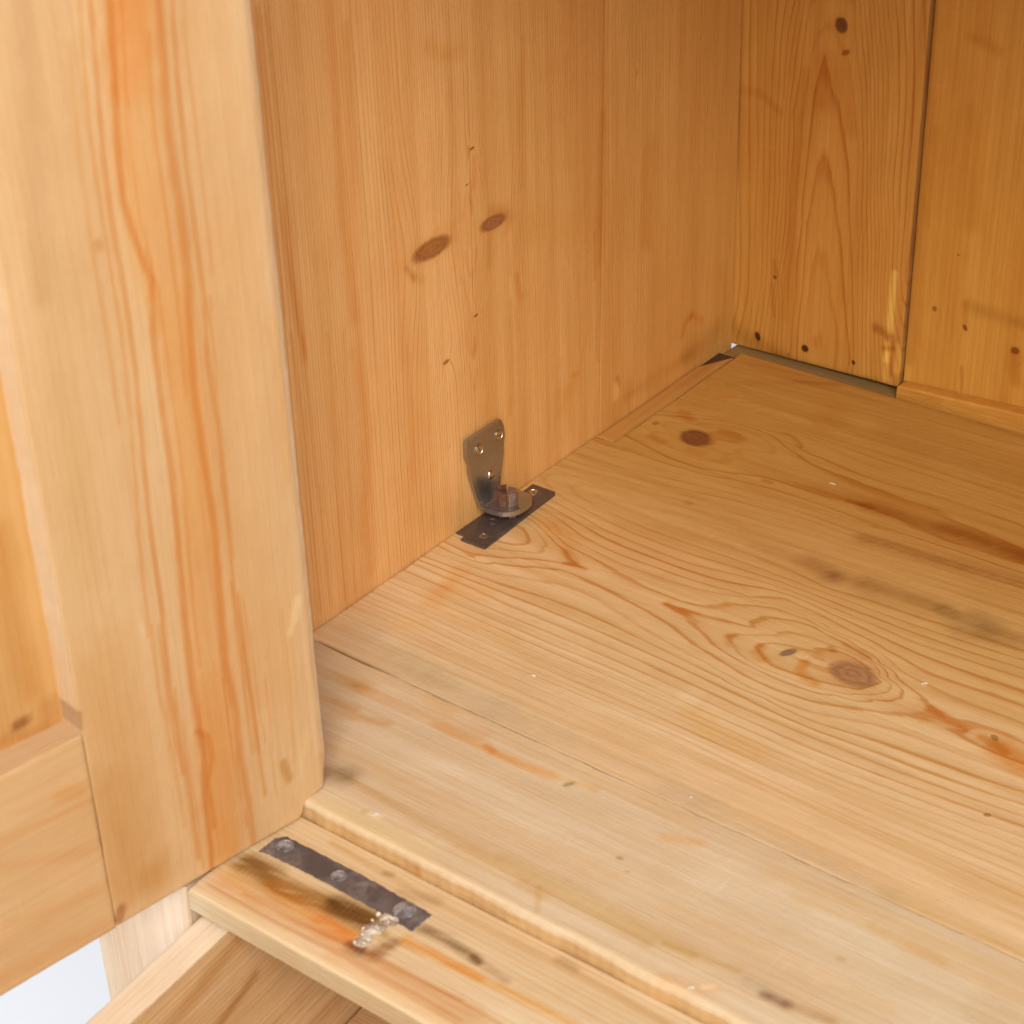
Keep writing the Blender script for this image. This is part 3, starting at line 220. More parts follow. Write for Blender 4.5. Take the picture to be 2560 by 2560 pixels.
# ------------------------------------------------------------------ materials
class NT:
    def __init__(s, mat): s.t = mat.node_tree; s.n = s.t.nodes; s.l = s.t.links
    def node(s, ty, **kw):
        n = s.n.new(ty)
        for k, v in kw.items(): setattr(n, k, v)
        return n
    def put(s, sock, v):
        if hasattr(v, 'is_output'): s.l.new(v, sock)
        else: sock.default_value = v
    def m(s, op, a, b=None, c=None, clamp=False):
        n = s.node('ShaderNodeMath', operation=op, use_clamp=clamp); s.put(n.inputs[0], a)
        if b is not None: s.put(n.inputs[1], b)
        if c is not None: s.put(n.inputs[2], c)
        return n.outputs[0]
    def attr(s, name, vec=False):
        n = s.node('ShaderNodeAttribute', attribute_name=name); return n.outputs['Vector' if vec else 'Fac']
    def vm(s, op, a, b):
        n = s.node('ShaderNodeVectorMath', operation=op); s.put(n.inputs[0], a); s.put(n.inputs[1], b); return n.outputs[0]
    def noise(s, vec, scale=1.0, detail=3, rough=.55, dist=0):
        n = s.node('ShaderNodeTexNoise'); s.put(n.inputs['Vector'], vec); n.inputs['Scale'].default_value = scale
        n.inputs['Detail'].default_value = detail; n.inputs['Roughness'].default_value = rough; n.inputs['Distortion'].default_value = dist
        return n.outputs['Fac']
    def mix(s, f, a, b, mode='MIX'):
        n = s.node('ShaderNodeMix', data_type='RGBA', blend_type=mode); s.put(n.inputs[0], f); s.put(n.inputs[6], a); s.put(n.inputs[7], b); return n.outputs[2]
    def ramp(s, f, stops, interp='LINEAR'):
        n = s.node('ShaderNodeValToRGB'); s.put(n.inputs[0], f); cr = n.color_ramp; cr.interpolation = interp
        while len(cr.elements) < len(stops): cr.elements.new(.5)
        for e, (p, c) in zip(cr.elements, stops): e.position = p; e.color = (c, c, c, 1) if isinstance(c, (int, float)) else (*c, 1)
        return n.outputs[0]
    def sstep(s, f, a, b):
        n = s.node('ShaderNodeMapRange', interpolation_type='SMOOTHSTEP'); s.put(n.inputs[0], f)
        n.inputs[1].default_value = a; n.inputs[2].default_value = b; n.inputs[3].default_value = 0; n.inputs[4].default_value = 1
        return n.outputs[0]
def newmat(name):
    m = bpy.data.materials.new(name); m.use_nodes = True; return m, NT(m), m.node_tree.nodes['Principled BSDF']
def wood(name, base, line=(.76, .52, .32), rough=.42, fib=1.0, band=1.0, lstr=1.25, bump=1.0, wob=.16, spec=.35, coat=0.0):
    mt, g, bs = newmat(name)
    gc = g.attr('gc', True); P = g.attr('ph'); LC = g.attr('lc'); KD = g.attr('kd'); T = g.attr('tint', True); KC = g.attr('kc', True)
    def sc_(u, v, w=1.0): return g.vm('MULTIPLY', gc, (u, v, w))
    n1 = g.noise(sc_(.012, .16), 1, 3)                   # wander
    n2 = g.noise(sc_(.05, .7), 1, 3, .6)
    fi = g.noise(sc_(.045, 1.5), 1, 5, .7)              # fibres
    fi2 = g.noise(sc_(.16, 4.5), 1, 2, .6)
    blot = g.noise(sc_(.02, .035), 1, 4, .6)
    ph = g.m('ADD', P, g.m('MULTIPLY', g.m('SUBTRACT', n1, .5), wob*3)); ph = g.m('ADD', ph, g.m('MULTIPLY', g.m('SUBTRACT', n2, .5), wob))
    fr = g.m('FRACT', ph)
    ln = g.ramp(fr, [(0, .2), (.05, .0), (.45, .03), (.70, .18), (.86, .85), (.93, 1.0), (1.0, .25)], 'EASE')
    # ring to ring variation
    fl = g.m('FLOOR', ph); wn = g.node('ShaderNodeTexWhiteNoise', noise_dimensions='1D'); g.put(wn.inputs['W'], fl)
    var = g.m('MULTIPLY_ADD', wn.outputs['Value'], .75, .45)
    la = g.m('MULTIPLY', g.m('MULTIPLY', ln, LC), g.m('MULTIPLY', var, lstr), clamp=True)
    patch = g.m('MULTIPLY_ADD', g.noise(sc_(.014, .09), 1, 2), 1.5, .2)
    la = g.m('MULTIPLY', la, patch, clamp=True)
    col = g.vm('MULTIPLY', T, base)
    bd = g.noise(sc_(.0035, .10, 1.7), 1, 5, .62)        # broad bands along the grain
    bw = g.noise(sc_(.006, .42, 2.3), 1, 3, .6)          # narrow bands
    bb = g.m('ADD', g.m('MULTIPLY', g.m('SUBTRACT', bd, .5), .62*band), g.m('MULTIPLY', g.m('SUBTRACT', bw, .5), .38*band))
    bc = g.node('ShaderNodeCombineXYZ'); g.put(bc.inputs[0], g.m('MULTIPLY_ADD', bb, .55, 1.0)); g.put(bc.inputs[1], g.m('MULTIPLY_ADD', bb, .95, 1.0)); g.put(bc.inputs[2], g.m('MULTIPLY_ADD', bb, 1.7, 1.0))
    col = g.vm('MULTIPLY', col, bc.outputs[0])
    # handling marks: pale scuffs across the grain
    s1 = g.noise(sc_(.5, .045, 3.1), 1, 2, .5); s2 = g.noise(sc_(.02, .02, 4.1), 1, 2)
    scf = g.m('MULTIPLY', g.sstep(s1, .66, .74), g.sstep(s2, .5, .62))
    s3 = g.noise(sc_(.03, 1.1, 5.1), 1, 2, .5)
    scf = g.m('ADD', scf, g.m('MULTIPLY', g.sstep(s3, .68, .75), g.sstep(s2, .42, .56)))
    col = g.mix(g.m('MULTIPLY', scf, .30), col, g.vm('MULTIPLY', col, (1.18, 1.28, 1.45)))
    # grime gathered along the board's edges
    ed = g.attr('ed'); gn = g.noise(sc_(.05, .25, 6.1), 1, 4, .65)
    gr = g.m('MULTIPLY', g.sstep(g.m('ADD', ed, g.m('MULTIPLY', g.m('SUBTRACT', gn, .5), 7.0)), 3.2, -.5), .5)
    col = g.mix(gr, col, g.vm('MULTIPLY', col, (.66, .58, .46)))
    col = g.mix(la, col, g.vm('MULTIPLY', col, line))
    f1 = g.m('MULTIPLY_ADD', g.m('SUBTRACT', fi, .5), .42*fib, 1.0)
    f2 = g.m('MULTIPLY_ADD', g.m('SUBTRACT', fi2, .5), .16*fib, 1.0)
    b1 = g.m('MULTIPLY_ADD', g.m('SUBTRACT', blot, .5), .22, 1.0)
    val = g.m('MULTIPLY', g.m('MULTIPLY', f1, f2), b1)
    cmb = g.node('ShaderNodeCombineColor'); g.put(cmb.inputs[0], g.m('POWER', val, .6)); g.put(cmb.inputs[1], val); g.put(cmb.inputs[2], g.m('POWER', val, 1.5))
    col = g.mix(1.0, col, cmb.outputs[0], 'MULTIPLY')
    # scattered pores / specks of dirt
    vo = g.node('ShaderNodeTexVoronoi'); g.put(vo.inputs['Vector'], sc_(.055, .11)); vo.inputs['Scale'].default_value = 1.0
    sp = g.m('MULTIPLY', g.sstep(vo.outputs['Distance'], .045, .02), g.m('GREATER_THAN', g.noise(sc_(.02, .03, 3), 1, 2), .54))
    col = g.mix(g.m('MULTIPLY', sp, .35), col, g.vm('MULTIPLY', col, (.5, .4, .35)))
    # knots
    wk = g.noise(sc_(.13, .2), 1, 4, .55)
    kd = g.m('ADD', KD, g.m('MULTIPLY', g.m('SUBTRACT', wk, .5), .3))
    km = g.m('MULTIPLY', g.sstep(kd, 1.16, .68), g.m('MULTIPLY_ADD', g.noise(sc_(.12, .3, 7.7), 1, 3), .5, .72), clamp=True)
    rim = g.m('MULTIPLY', g.sstep(kd, .55, .95), g.sstep(kd, 1.2, 1.0))
    inner = g.m('MULTIPLY_ADD', g.m('SINE', g.m('MULTIPLY', kd, 17.0)), .09, 1.0)
    mott = g.m('MULTIPLY_ADD', g.m('SUBTRACT', g.noise(sc_(.5, .9), 1, 4, .65), .5), 1.1, 1.0)
    kcol = g.vm('MULTIPLY', g.vm('MULTIPLY', base, KC), (1.0, 1.0, 1.0))
    sc1 = g.node('ShaderNodeVectorMath', operation='SCALE'); g.put(sc1.inputs[0], kcol); g.put(sc1.inputs[3], g.m('MULTIPLY', inner, mott))
    kc2 = g.mix(g.m('MULTIPLY', rim, .45), sc1.outputs[0], g.vm('MULTIPLY', sc1.outputs[0], (.5, .42, .42)))
    col = g.mix(km, col, kc2)
    g.put(bs.inputs['Base Color'], col)
    g.put(bs.inputs['Roughness'], g.m('ADD', g.m('MULTIPLY_ADD', g.noise(sc_(.03, .05, 2), 1, 4), .40, rough-.20), g.m('MULTIPLY', la, .05)))
    bs.inputs['Specular IOR Level'].default_value = spec
    bs.inputs['Coat Weight'].default_value = coat; bs.inputs['Coat Roughness'].default_value = .35
    bp = g.node('ShaderNodeBump'); bp.inputs['Strength'].default_value = .5*bump; bp.inputs['Distance'].default_value = .0007
    hh = g.m('ADD', g.m('MULTIPLY', fi, .8), g.m('ADD', g.m('MULTIPLY', la, .5), g.m('MULTIPLY', km, -.8)))
    hh = g.m('ADD', hh, g.m('MULTIPLY', g.noise(sc_(.05, .06, 1.3), 1, 3), 1.6))
    g.put(bp.inputs['Height'], hh); g.l.new(bp.outputs[0], bs.inputs['Normal'])
    return mt
def metal(name, c1, c2, rough, metallic=.9, scale=300, rust=None, rustamt=.5, bump=.3):
    mt, g, bs = newmat(name)
    tc = g.node('ShaderNodeTexCoord').outputs['Object']
    n = g.noise(tc, scale, 5, .65); n2 = g.noise(tc, scale*.25, 4, .6)
    col = g.mix(g.sstep(n, .35, .7), (*c1, 1), (*c2, 1))
    rm = g.sstep(n2, .62-.3*rustamt, .72-.2*rustamt)
    if rust: col = g.mix(rm, col, (*rust, 1))
    g.put(bs.inputs['Base Color'], col)
    g.put(bs.inputs['Roughness'], g.m('ADD', g.m('MULTIPLY_ADD', n, .25, rough-.12), g.m('MULTIPLY', rm, .3 if rust else 0)))
    g.put(bs.inputs['Metallic'], g.m('SUBTRACT', metallic, g.m('MULTIPLY', rm, .7 if rust else 0)))
    bp = g.node('ShaderNodeBump'); bp.inputs['Strength'].default_value = bump; bp.inputs['Distance'].default_value = .0003
    g.put(bp.inputs['Height'], n); g.l.new(bp.outputs[0], bs.inputs['Normal'])
    return mt
def plain(name, c, c2=None, rough=.6, scale=60, amt=.5, bump=.2):
    mt, g, bs = newmat(name)
    tc = g.node('ShaderNodeTexCoord').outputs['Object']; n = g.noise(tc, scale, 5, .6)
    g.put(bs.inputs['Base Color'], g.mix(g.sstep(n, .35, .65), (*c, 1), (*(c2 or c), 1))); bs.inputs['Roughness'].default_value = rough
    bp = g.node('ShaderNodeBump'); bp.inputs['Strength'].default_value = bump; bp.inputs['Distance'].default_value = .0006
    g.put(bp.inputs['Height'], n); g.l.new(bp.outputs[0], bs.inputs['Normal'])
    return mt

W_FLOOR = wood('waxed_pine_floor', (.645, .39, .168), line=(.80, .60, .38), rough=.45, fib=.65)
W_FRONT = wood('worn_pine_front', (.635, .485, .305), line=(.84, .66, .46), rough=.45, band=.75, fib=.55)
W_WALL = wood('waxed_pine_side', (.71, .385, .125), line=(.80, .60, .43), rough=.45, band=.7, fib=.5)
W_BACK = wood('waxed_pine_back', (.56, .265, .048), line=(.78, .56, .34), rough=.5)
W_DOOR = wood('waxed_pine_door', (.60, .37, .175), line=(.86, .68, .46), rough=.42, wob=.1, band=.3, fib=.45)
W_PALE = wood('pale_raw_pine', (.70, .54, .38), line=(.86, .72, .56), rough=.55)
W_DUST = wood('dusty_batten', (.34, .215, .075), rough=.95, spec=.03)
W_DRAW = wood('drawer_pine', (.60, .36, .17), line=(.8, .6, .4), rough=.45)
M_STEEL = metal('dull_nickel_steel', (.37, .36, .325), (.44, .43, .40), .27, .9, 30, (.16, .10, .06), .12, bump=.03)
M_DARK = metal('dark_oxidised_plate', (.13, .092, .078), (.17, .125, .105), .42, .6, 220)
M_DIRT = metal('dirty_iron_strip', (.12, .092, .085), (.27, .225, .20), .6, .3, 150, (.085, .055, .045), .55)
M_RUST = metal('rusted_iron', (.13, .045, .025), (.22, .10, .055), .7, .3, 500, (.07, .018, .01), .6, .8)
M_SCREW = metal('bright_screw', (.55, .50, .42), (.70, .66, .60), .28, 1.0, 300)
M_CRUMB = plain('crumbling_filler', (.64, .56, .47), (.27, .18, .11), .95, 150, bump=.6)
M_WHITE = plain('white_chip', (.74, .66, .54), (.6, .5, .38), .7, 500)

# ------------------------------------------------------------------ setting
def mesh_from(name, verts, faces, mat, parent=None, smooth=False):
    me = bpy.data.meshes.new(name); me.from_pydata([tuple(v) for v in verts], [], faces); me.update()
    if smooth: me.polygons.foreach_set('use_smooth', [True]*len(me.polygons))
    return link(name, me, mat, parent)
mt_f, g, bs = newmat('white_floor')
tc = g.node('ShaderNodeTexCoord').outputs['Object']
g.put(bs.inputs['Base Color'], g.mix(g.noise(tc, 3.0, 5, .6), (.80, .84, .90, 1), (.86, .89, .93, 1))); bs.inputs['Roughness'].default_value = .5
fl = mesh_from('floor', [(-6, -6, -.62), (6, -6, -.62), (6, 6, -.62), (-6, 6, -.62)], [(0, 1, 2, 3)], mt_f); fl['kind'] = 'structure'

# ------------------------------------------------------------------ the cupboard
cup = empty('cupboard', (.45, -.3, -.61), 'old waxed pine cupboard with its door open, showing the lower corner inside', 'cupboard')
FV = (-2, 460, -560, 4)
# floor of the inside: long main plank, narrow strip at its left end, front plank
def main_afn(A, B):
    lo = np.where(B < -161.5, .5, 15.4) + .35*wav(B*.15, B*0, 77, 4)
    corner = np.clip((B+24)/18, 0, 1); lo = lo+corner*0
    f = np.clip((60-A)/60, 0, 1)
    return A+f*(lo-.0), B
mh = lambda A, B: .35*wav(A*.012, B*.03, 5, 4)*np.clip((A-20)/60, 0, 1)
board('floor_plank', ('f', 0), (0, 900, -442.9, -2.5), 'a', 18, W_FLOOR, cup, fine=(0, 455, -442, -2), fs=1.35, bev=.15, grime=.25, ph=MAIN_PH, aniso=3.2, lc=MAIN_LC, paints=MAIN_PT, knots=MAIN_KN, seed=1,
      quad=((0, 4.2), (0, -1.), (0, 1.5), (0, -3.5)), afn=main_afn, streak=.06, pp=.6, rag=.6, wear_shade=([-440, -340, -260, -150, -20], [(1.10, 1.28, 1.62), (1.06, 1.18, 1.35), (.98, .98, .86), (.80, .70, .38), (.82, .70, .35)]), label='wide main plank of the cupboard floor with large oval knot')  # pale front is wear; dark orange back is shade painted into the colour
board('floor_strip', ('f', -.2), (.6, 14.6, -160, -16), 'b', 16, W_FLOOR, cup, fs=1.5, bev=.6, seed=11, quad=((0, 0), (0, 0), (-.4, 2), (0, -26)), tint=(.86, .72, .42), label='narrow filler strip let in beside the wall')
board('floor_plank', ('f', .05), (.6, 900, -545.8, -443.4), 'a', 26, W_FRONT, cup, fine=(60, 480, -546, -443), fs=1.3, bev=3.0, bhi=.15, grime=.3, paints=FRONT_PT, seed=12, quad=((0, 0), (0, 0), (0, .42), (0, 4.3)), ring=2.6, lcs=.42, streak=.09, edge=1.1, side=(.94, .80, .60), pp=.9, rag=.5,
      label='pale front plank of the floor with a chipped step edge')
# recessed dusty batten behind the floor, and the raised cleat
board('dark_hole_board', ('f', -2.2), (-1, 14, -70, -9.6), 'b', 10, W_DUST, cup, fs=4, seed=45, tint=(.30, .27, .42))  # board tinted dark to stand in for the darkness of the corner hole
board('back_gap_blocker', ('b', 18.4), (7, 900, -45, 12), 'a', 6, W_DUST, cup, fs=20, seed=44)  # added behind the planks to stop light leaking through the gap
board('back_batten', ('f', -3.9), (1.3, 900, -9, 16), 'a', 20, W_DUST, cup, fine=(1, 260, -9, 16), fs=3, bev=.6, seed=13, label='dusty batten in the gap at the foot of the back')
def cleat_h(A, B): return np.clip((A-134)/92, 0, 1.5)*5.5
board('cleat', ('f', 7.2), (133.6, 900, -1.6, 9.6), 'a', 14, W_BACK, cup, fine=(133, 260, -2, 10), fs=2, bev=1.2, seed=14, height=cleat_h, tint=(1.12, 1.12, 1.05), streak=.12, label='raised cleat along the foot of the back wall')
# side wall planks (grain upright)
WF = (-440, 0, -2, 400)
WR = [(-560, -280.95), (-280.9, -153.58), (-153.55, 5.9)]
wq = [((0, 0), (-3.4, 0), (10., 0), (0, 0)), ((-3.4, 0), (-3.2, 0), (9.5, 0), (10., 0)), ((-3.2, 0), (0, 0), (-2, 0), (9.5, 0))]
WP = [dict(grime=.62, ring=2.7, lcs=1.0, tint=(1.05, 1.05, 1.12)), dict(grime=.5, ring=2.3, lcs=.55, tint=(.985, .955, .93)), dict(grime=.05, ring=2.9, lcs=.5, tint=(1.0, 1.0, 1.0))]
CORNER_SHADE = ([-440, -300, -150, -70, 5], [(1, 1, 1.06), (1, .99, 1.0), (.98, .94, .84), (.95, .89, .70), (.91, .83, .58)])  # deeper orange toward the back corner: shade and bounce painted into the tint
for i, (r, q, kw) in enumerate(zip(WR, wq, WP)):
    sel = lambda L: [s for s in L]
    board('side_plank', ('w', 0), (r[0], r[1], -20, 420), 'b', 20, W_WALL, cup, fine=(max(r[0], -440), r[1], -2, 420), fs=1.5, bev=.06, edge=.02, paints=WALL_PT, knots=WALL_KN, seed=20+i, quad=q, pp=.75, softk=1.25, a_shade=CORNER_SHADE, streak=.08,
          height=(lambda A, B, i=i: .05*i+.15*wav(A*.02, B*.006, 8, 3)), label=['side plank nearest the door with fine upright grain and a slanting knot', 'middle side plank behind the hinge bracket', 'side plank in the shadowed corner'][i], **kw)
# upper continuation of the planks, out of the picture
board('side_plank', ('w', 0), (-560, 5, 421, 900), 'b', 20, W_WALL, cup, fs=20, seed=25)
# back wall planks
board('back_plank', ('b', 6), (-1.2, 131.3, -3.2, 900), 'b', 12, W_BACK, cup, fine=(-2, 132, -4, 285), fs=1.4, bev=.9, ph=BACK_PH, aniso=3.0, paints=BACK_PT, knots=BACK_KN, seed=31, lcs=1.35,
      quad=((0, 1.2), (0, 5.), (.4, 0), (-2, 0)), label='back plank with a tall pointed grain figure and a dark knot near the top')
board('back_plank', ('b', 9.5), (132.2, 330, 2, 900), 'b', 12, W_BACK, cup, fine=(132, 260, 2, 285), fs=1.6, bev=.9, paints=BACK2_PT, knots=BACK2_KN, seed=32, lcs=.35, ring=4.5, tint=(1.06, 1.03, .88), label='plain yellowish back plank on the right')
for k in range(3):
    board('back_plank', ('b', 6+3*(k % 2)), (331+190*k, 520+190*k, 2, 900), 'b', 12, W_BACK, cup, fs=20, seed=33+k)
# right side and top, outside the picture, that enclose the inside; top set low to shade it
board('right_side', ('w', 905), (-600, 10, -10, 608), 'b', 2, W_WALL, cup, fs=25, seed=40)
board('top_board', ('f', 610), (-20, 920, -600, 10), 'a', 18, W_WALL, cup, fs=25, seed=41)
# ledge (front rail), stile
def ledge_h(A, B):
    fr = np.clip((-608-B)/8, 0, 1); return -1.6*fr**2 - .9*np.exp(-((B+547)/2.0)**2)*0
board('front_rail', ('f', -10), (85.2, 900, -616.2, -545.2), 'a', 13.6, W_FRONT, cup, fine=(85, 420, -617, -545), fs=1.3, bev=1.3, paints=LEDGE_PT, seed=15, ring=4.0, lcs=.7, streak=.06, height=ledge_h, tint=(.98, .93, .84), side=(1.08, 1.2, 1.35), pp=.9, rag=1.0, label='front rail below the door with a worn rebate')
board('stile', ('b', -616), (8, 83.6, -610, -11.2), 'b', 22, W_PALE, cup, fine=(8, 84, -180, -10), fs=2.0, seed=16, ring=2.2, lcs=.55, bev=.8, label='pale upright stile beneath the open door')
board('stile', ('b', -614), (-22, 56, -9, 900), 'b', 22, W_FRONT, cup, fs=20, seed=17)
board('side_plank', ('w', 26), (-594, 6, -610, -40), 'a', 18, W_WALL, cup, fs=20, seed=18)
board('back_plank', ('b', 12), (10, 900, -610, -30), 'b', 10, W_BACK, cup, fs=25, seed=19)
board('bottom_rail', ('b', -616), (84, 900, -600, -380), 'a', 20, W_PALE, cup, fs=20, seed=42)
board('drawer_runner', ('f', -172), (20, 50, -590, -20), 'b', 16, W_DRAW, cup, fs=20, seed=43)
# ---- door: stile, rail, panel
door = empty('door', (0, 0, 0), None, None, cup); door.location = Vector((.09, -.55, 0))-cup.location
NOT = DOORNOTCH = [(-19.4, 3.6), (-14.5, .9), (-8.5, -.4), (-4.0, -1.6), (-1.2, -5.0), (0, -9.4)]
def door_afn(A, B):
    # worn corner over the step: rows below z=6 are pulled along the notch profile
    lowz = np.interp(A, [-19.6, -17, -12, -7.5, -4, -1.2, 0, 4, 999], [6, 1.2, .3, -.6, -1.6, -5.0, -9.2, -9.2, -9.2])
    t = np.clip((30-B)/39.2, 0, 1)
    B2 = np.where(B < 30, 30-(30-lowz)*t, B)
    w = np.clip((A+20)/12, 0, 1)
    A2 = A + (1-w)*(.5*wav(B*.045, B*0, 91, 6)+.25) + 3.2*np.clip((22-B)/26, 0, 1)**2*(1-np.clip((A+20)/10, 0, 1))
    return A2, B2
def door_round(A, B): return -2.2*np.clip((-13-A)/7, 0, 1)**2
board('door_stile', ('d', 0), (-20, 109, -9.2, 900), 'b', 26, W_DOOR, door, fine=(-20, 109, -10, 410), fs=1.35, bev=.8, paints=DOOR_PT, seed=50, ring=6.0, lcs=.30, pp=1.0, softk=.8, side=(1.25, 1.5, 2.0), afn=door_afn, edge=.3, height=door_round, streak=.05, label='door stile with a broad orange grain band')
board('door_rail', ('d', -.15), (109.05, 420, -9.8, 103), 'a', 25, W_DOOR, door, fine=(109, 200, -10, 103), fs=1.8, bev=.5, side=(.95, 1.0, 1.15), paints=DOOR_PT_RAIL, pp=.8, seed=51, ring=5.0, lcs=.35, tint=(.98, .95, .92), label='bottom rail of the door')
board('door_panel', ('d', -15), (104, 424, 98, 900), 'b', 7, W_DOOR, door, fine=(104, 210, 98, 420), fs=2.5, bev=.5, paints=PANEL_PT, seed=52, ring=5.0, lcs=.4, tint=(.9, .76, .52), label='recessed darker centre panel of the door')
board('door_stile', ('d', 0), (421, 545, -9.2, 900), 'b', 22, W_DOOR, door, fs=20, seed=53)
# ---- metal fittings
def lathe(name, prof, n, mat, parent, center, normal, smooth=True, label=None):
    nz = Vector(normal).normalized(); q = nz.to_track_quat('Z', 'Y')
    vs_, fs_ = [], []
    for (r, z) in prof:
        for k in range(n):
            a = 6.28318*k/n; vs_.append(q@Vector((r*math.cos(a), r*math.sin(a), z))*MM)
    for i in range(len(prof)-1):
        for k in range(n): fs_.append((i*n+k, i*n+(k+1) % n, (i+1)*n+(k+1) % n, (i+1)*n+k))
    fs_.append(tuple(range((len(prof)-1)*n, len(prof)*n)))
    o = mesh_from(name, vs_, fs_, mat, parent, smooth); o.location = Vector(center)*MM-parent_loc(parent)
    if label: o['label'] = label
    return o
def bm_obj(name, bm, mat, parent, loc=(0, 0, 0), smooth=False, label=None):
    me = bpy.data.meshes.new(name); bm.normal_update(); bm.to_mesh(me); bm.free()
    if smooth: me.polygons.foreach_set('use_smooth', [True]*len(me.polygons))
    o = link(name, me, mat, parent); o.location = Vector(loc)*MM-parent_loc(parent)
    if label: o['label'] = label
    return o
def screw(center, normal, r, parent, ang=0.0, mat=None, sunk=0.0, slot=True):
    """countersunk wood screw: rim, dished head with a cut slot"""
    mat = mat or M_SCREW
    nz = Vector(normal).normalized(); q = nz.to_track_quat('Z', 'Y')
    bm = bmesh.new(); n = 28
    def ring(rr, z): return [bm.verts.new(q@Vector((rr*math.cos(6.28318*k/n), rr*math.sin(6.28318*k/n), z-sunk))*MM) for k in range(n)]
    prof = [(r*1.28, -.1), (r*1.24, .35), (r*1.12, .42), (r*1.03, .05), (r*.99, -.25)]
    rs = [ring(*p) for p in prof]
    for a, b in zip(rs[:-1], rs[1:]):
        for k in range(n): bm.faces.new((a[k], a[(k+1) % n], b[(k+1) % n], b[k]))
    bm.faces.new(rs[-1])
    # two D halves leaving the slot
    for sg in (-1, 1):
        top, bot = [], []; m = 12; w = r*.16 if slot else .01
        for k in range(m+1):
            t = -math.pi/2+math.pi*k/m; x = max(w, r*.95*math.cos(t)); y = r*.95*math.sin(t)
            c, s = math.cos(ang), math.sin(ang); X, Y = sg*x*c-y*s, sg*x*s+y*c
            top.append(bm.verts.new(q@Vector((X, Y, .45+.25*(1-(x*x+y*y)/(r*r))-sunk))*MM)); bot.append(bm.verts.new(q@Vector((X, Y, -.25-sunk))*MM))
        cen = bm.verts.new(q@Vector(((sg*(w+r*.25))*math.cos(ang), (sg*(w+r*.25))*math.sin(ang), .66-sunk))*MM)
        L = len(top)
        for k in range(L):
            a, b = k, (k+1) % L
            bm.faces.new((top[a], top[b], cen)); bm.faces.new((top[b], top[a], bot[a], bot[b]))
    bmesh.ops.recalc_face_normals(bm, faces=bm.faces)
    o = bm_obj('screw', bm, mat, parent, center, smooth=False)
    return o
def plate(name, poly, z0, z1, mat, parent, label=None, jit=.0, seed=1, bev=.35, sub=6):
    r = random.Random(seed); pts = []
    n = len(poly)
    for i in range(n):
        a, b = poly[i], poly[(i+1) % n]
        for k in range(sub):
            t = k/sub; j = jit*(r.random()-.5)*2
            pts.append((a[0]+(b[0]-a[0])*t+j, a[1]+(b[1]-a[1])*t+jit*(r.random()-.5)*2))
    cx = sum(p[0] for p in pts)/len(pts); cy = sum(p[1] for p in pts)/len(pts)
    bm = bmesh.new(); rings = []
    for (z, ins) in ((z0, 0), (z1-bev, 0), (z1-bev*.3, bev*.3), (z1, bev)):
        rg = []
        for (x, y) in pts:
            d = math.hypot(x-cx, y-cy)+1e-6
            rg.append(bm.verts.new(((x-(x-cx)/d*ins-cx)*MM, (y-(y-cy)/d*ins-cy)*MM, z*MM)))
        rings.append(rg)
    m = len(pts)
    for a, b in zip(rings[:-1], rings[1:]):
        for k in range(m): bm.faces.new((a[k], a[(k+1) % m], b[(k+1) % m], b[k]))
    bm.faces.new(rings[-1]); bm.faces.new(rings[0][::-1])
    bmesh.ops.recalc_face_normals(bm, faces=bm.faces)
    return bm_obj(name, bm, mat, parent, (cx, cy, 0), label=label)

hinge = empty('hinge_bracket', (0, 0, 0), None, None, cup); hinge['label'] = 'steel angle bracket screwed to side wall and floor, its foot over a rusty pin'
hinge.location = Vector((.012, -.273, 0))-cup.location
# angle arm with rounded foot: rows across, swept down the arm, round the bend and out along the foot
rows = [(3.1, 59.6, -295.6, -264.0), (3.1, 59.1, -296.4, -263.0), (3.1, 54, -296.8, -260.8), (3.1, 48, -296.8, -259.9), (3.1, 42, -294.4, -261.4), (3.1, 36, -294.4, -261.4), (3.1, 30, -292.6, -262.6),
        (3.1, 24, -290.8, -264.2), (3.1, 18.5, -289.2, -265.6), (3.2, 14.5, -288.0, -266.6), (3.9, 11.6, -287.4, -266.4), (5.3, 9.9, -287.6, -264.8), (7.4, 9.2, -287.4, -263.2), (10.5, 9.0, -287.2, -260.8), (14, 9.0, -287.0, -258.8),
        (17.5, 9.0, -286.4, -258.0), (20.5, 9.0, -285.2, -258.2), (23, 9.0, -283.2, -259.6), (25.2, 9.0, -280.6, -262.0), (26.7, 9.0, -277.6, -265.0), (27.4, 9.0, -273.6, -269.4)]
bm = bmesh.new(); NC = 15; V1, V2 = [], []
for i, (x, z, y0, y1) in enumerate(rows):
    pa, pb = rows[max(0, i-1)], rows[min(len(rows)-1, i+1)]
    t = Vector((pb[0]-pa[0], 0, pb[1]-pa[1])).normalized(); nr = Vector((-t.z, 0, t.x))   # outward side
    if nr.x < 0 and i < 10: nr = -nr
    if nr.z < 0 and i >= 10: nr = -nr
    a_, b_ = [], []
    for k in range(NC):
        s = k/(NC-1); y = y0+(y1-y0)*s; e = min(s, 1-s)*(y1-y0)
        rnd_ = .5*max(0, 1-e/.9)**2
        rough_ = .12*math.sin(z*1.1+y*.7)+.1*math.sin(x*1.7+y*1.3)
        up = .9*max(0, 1-e/2.6)**1.5 if i >= 12 else 0
        if i >= 18: up = max(up, .9*(i-17)/3)
        a_.append(bm.verts.new(((x+nr.x*(1.3-rnd_)-12)*MM, (y+273+rough_*(e < .1))*MM, (z+up+nr.z*(1.3-rnd_))*MM)))
        b_.append(bm.verts.new(((x-nr.x*1.3-12)*MM, (y+273)*MM, (z-nr.z*1.3)*MM)))
    V1.append(a_); V2.append(b_)
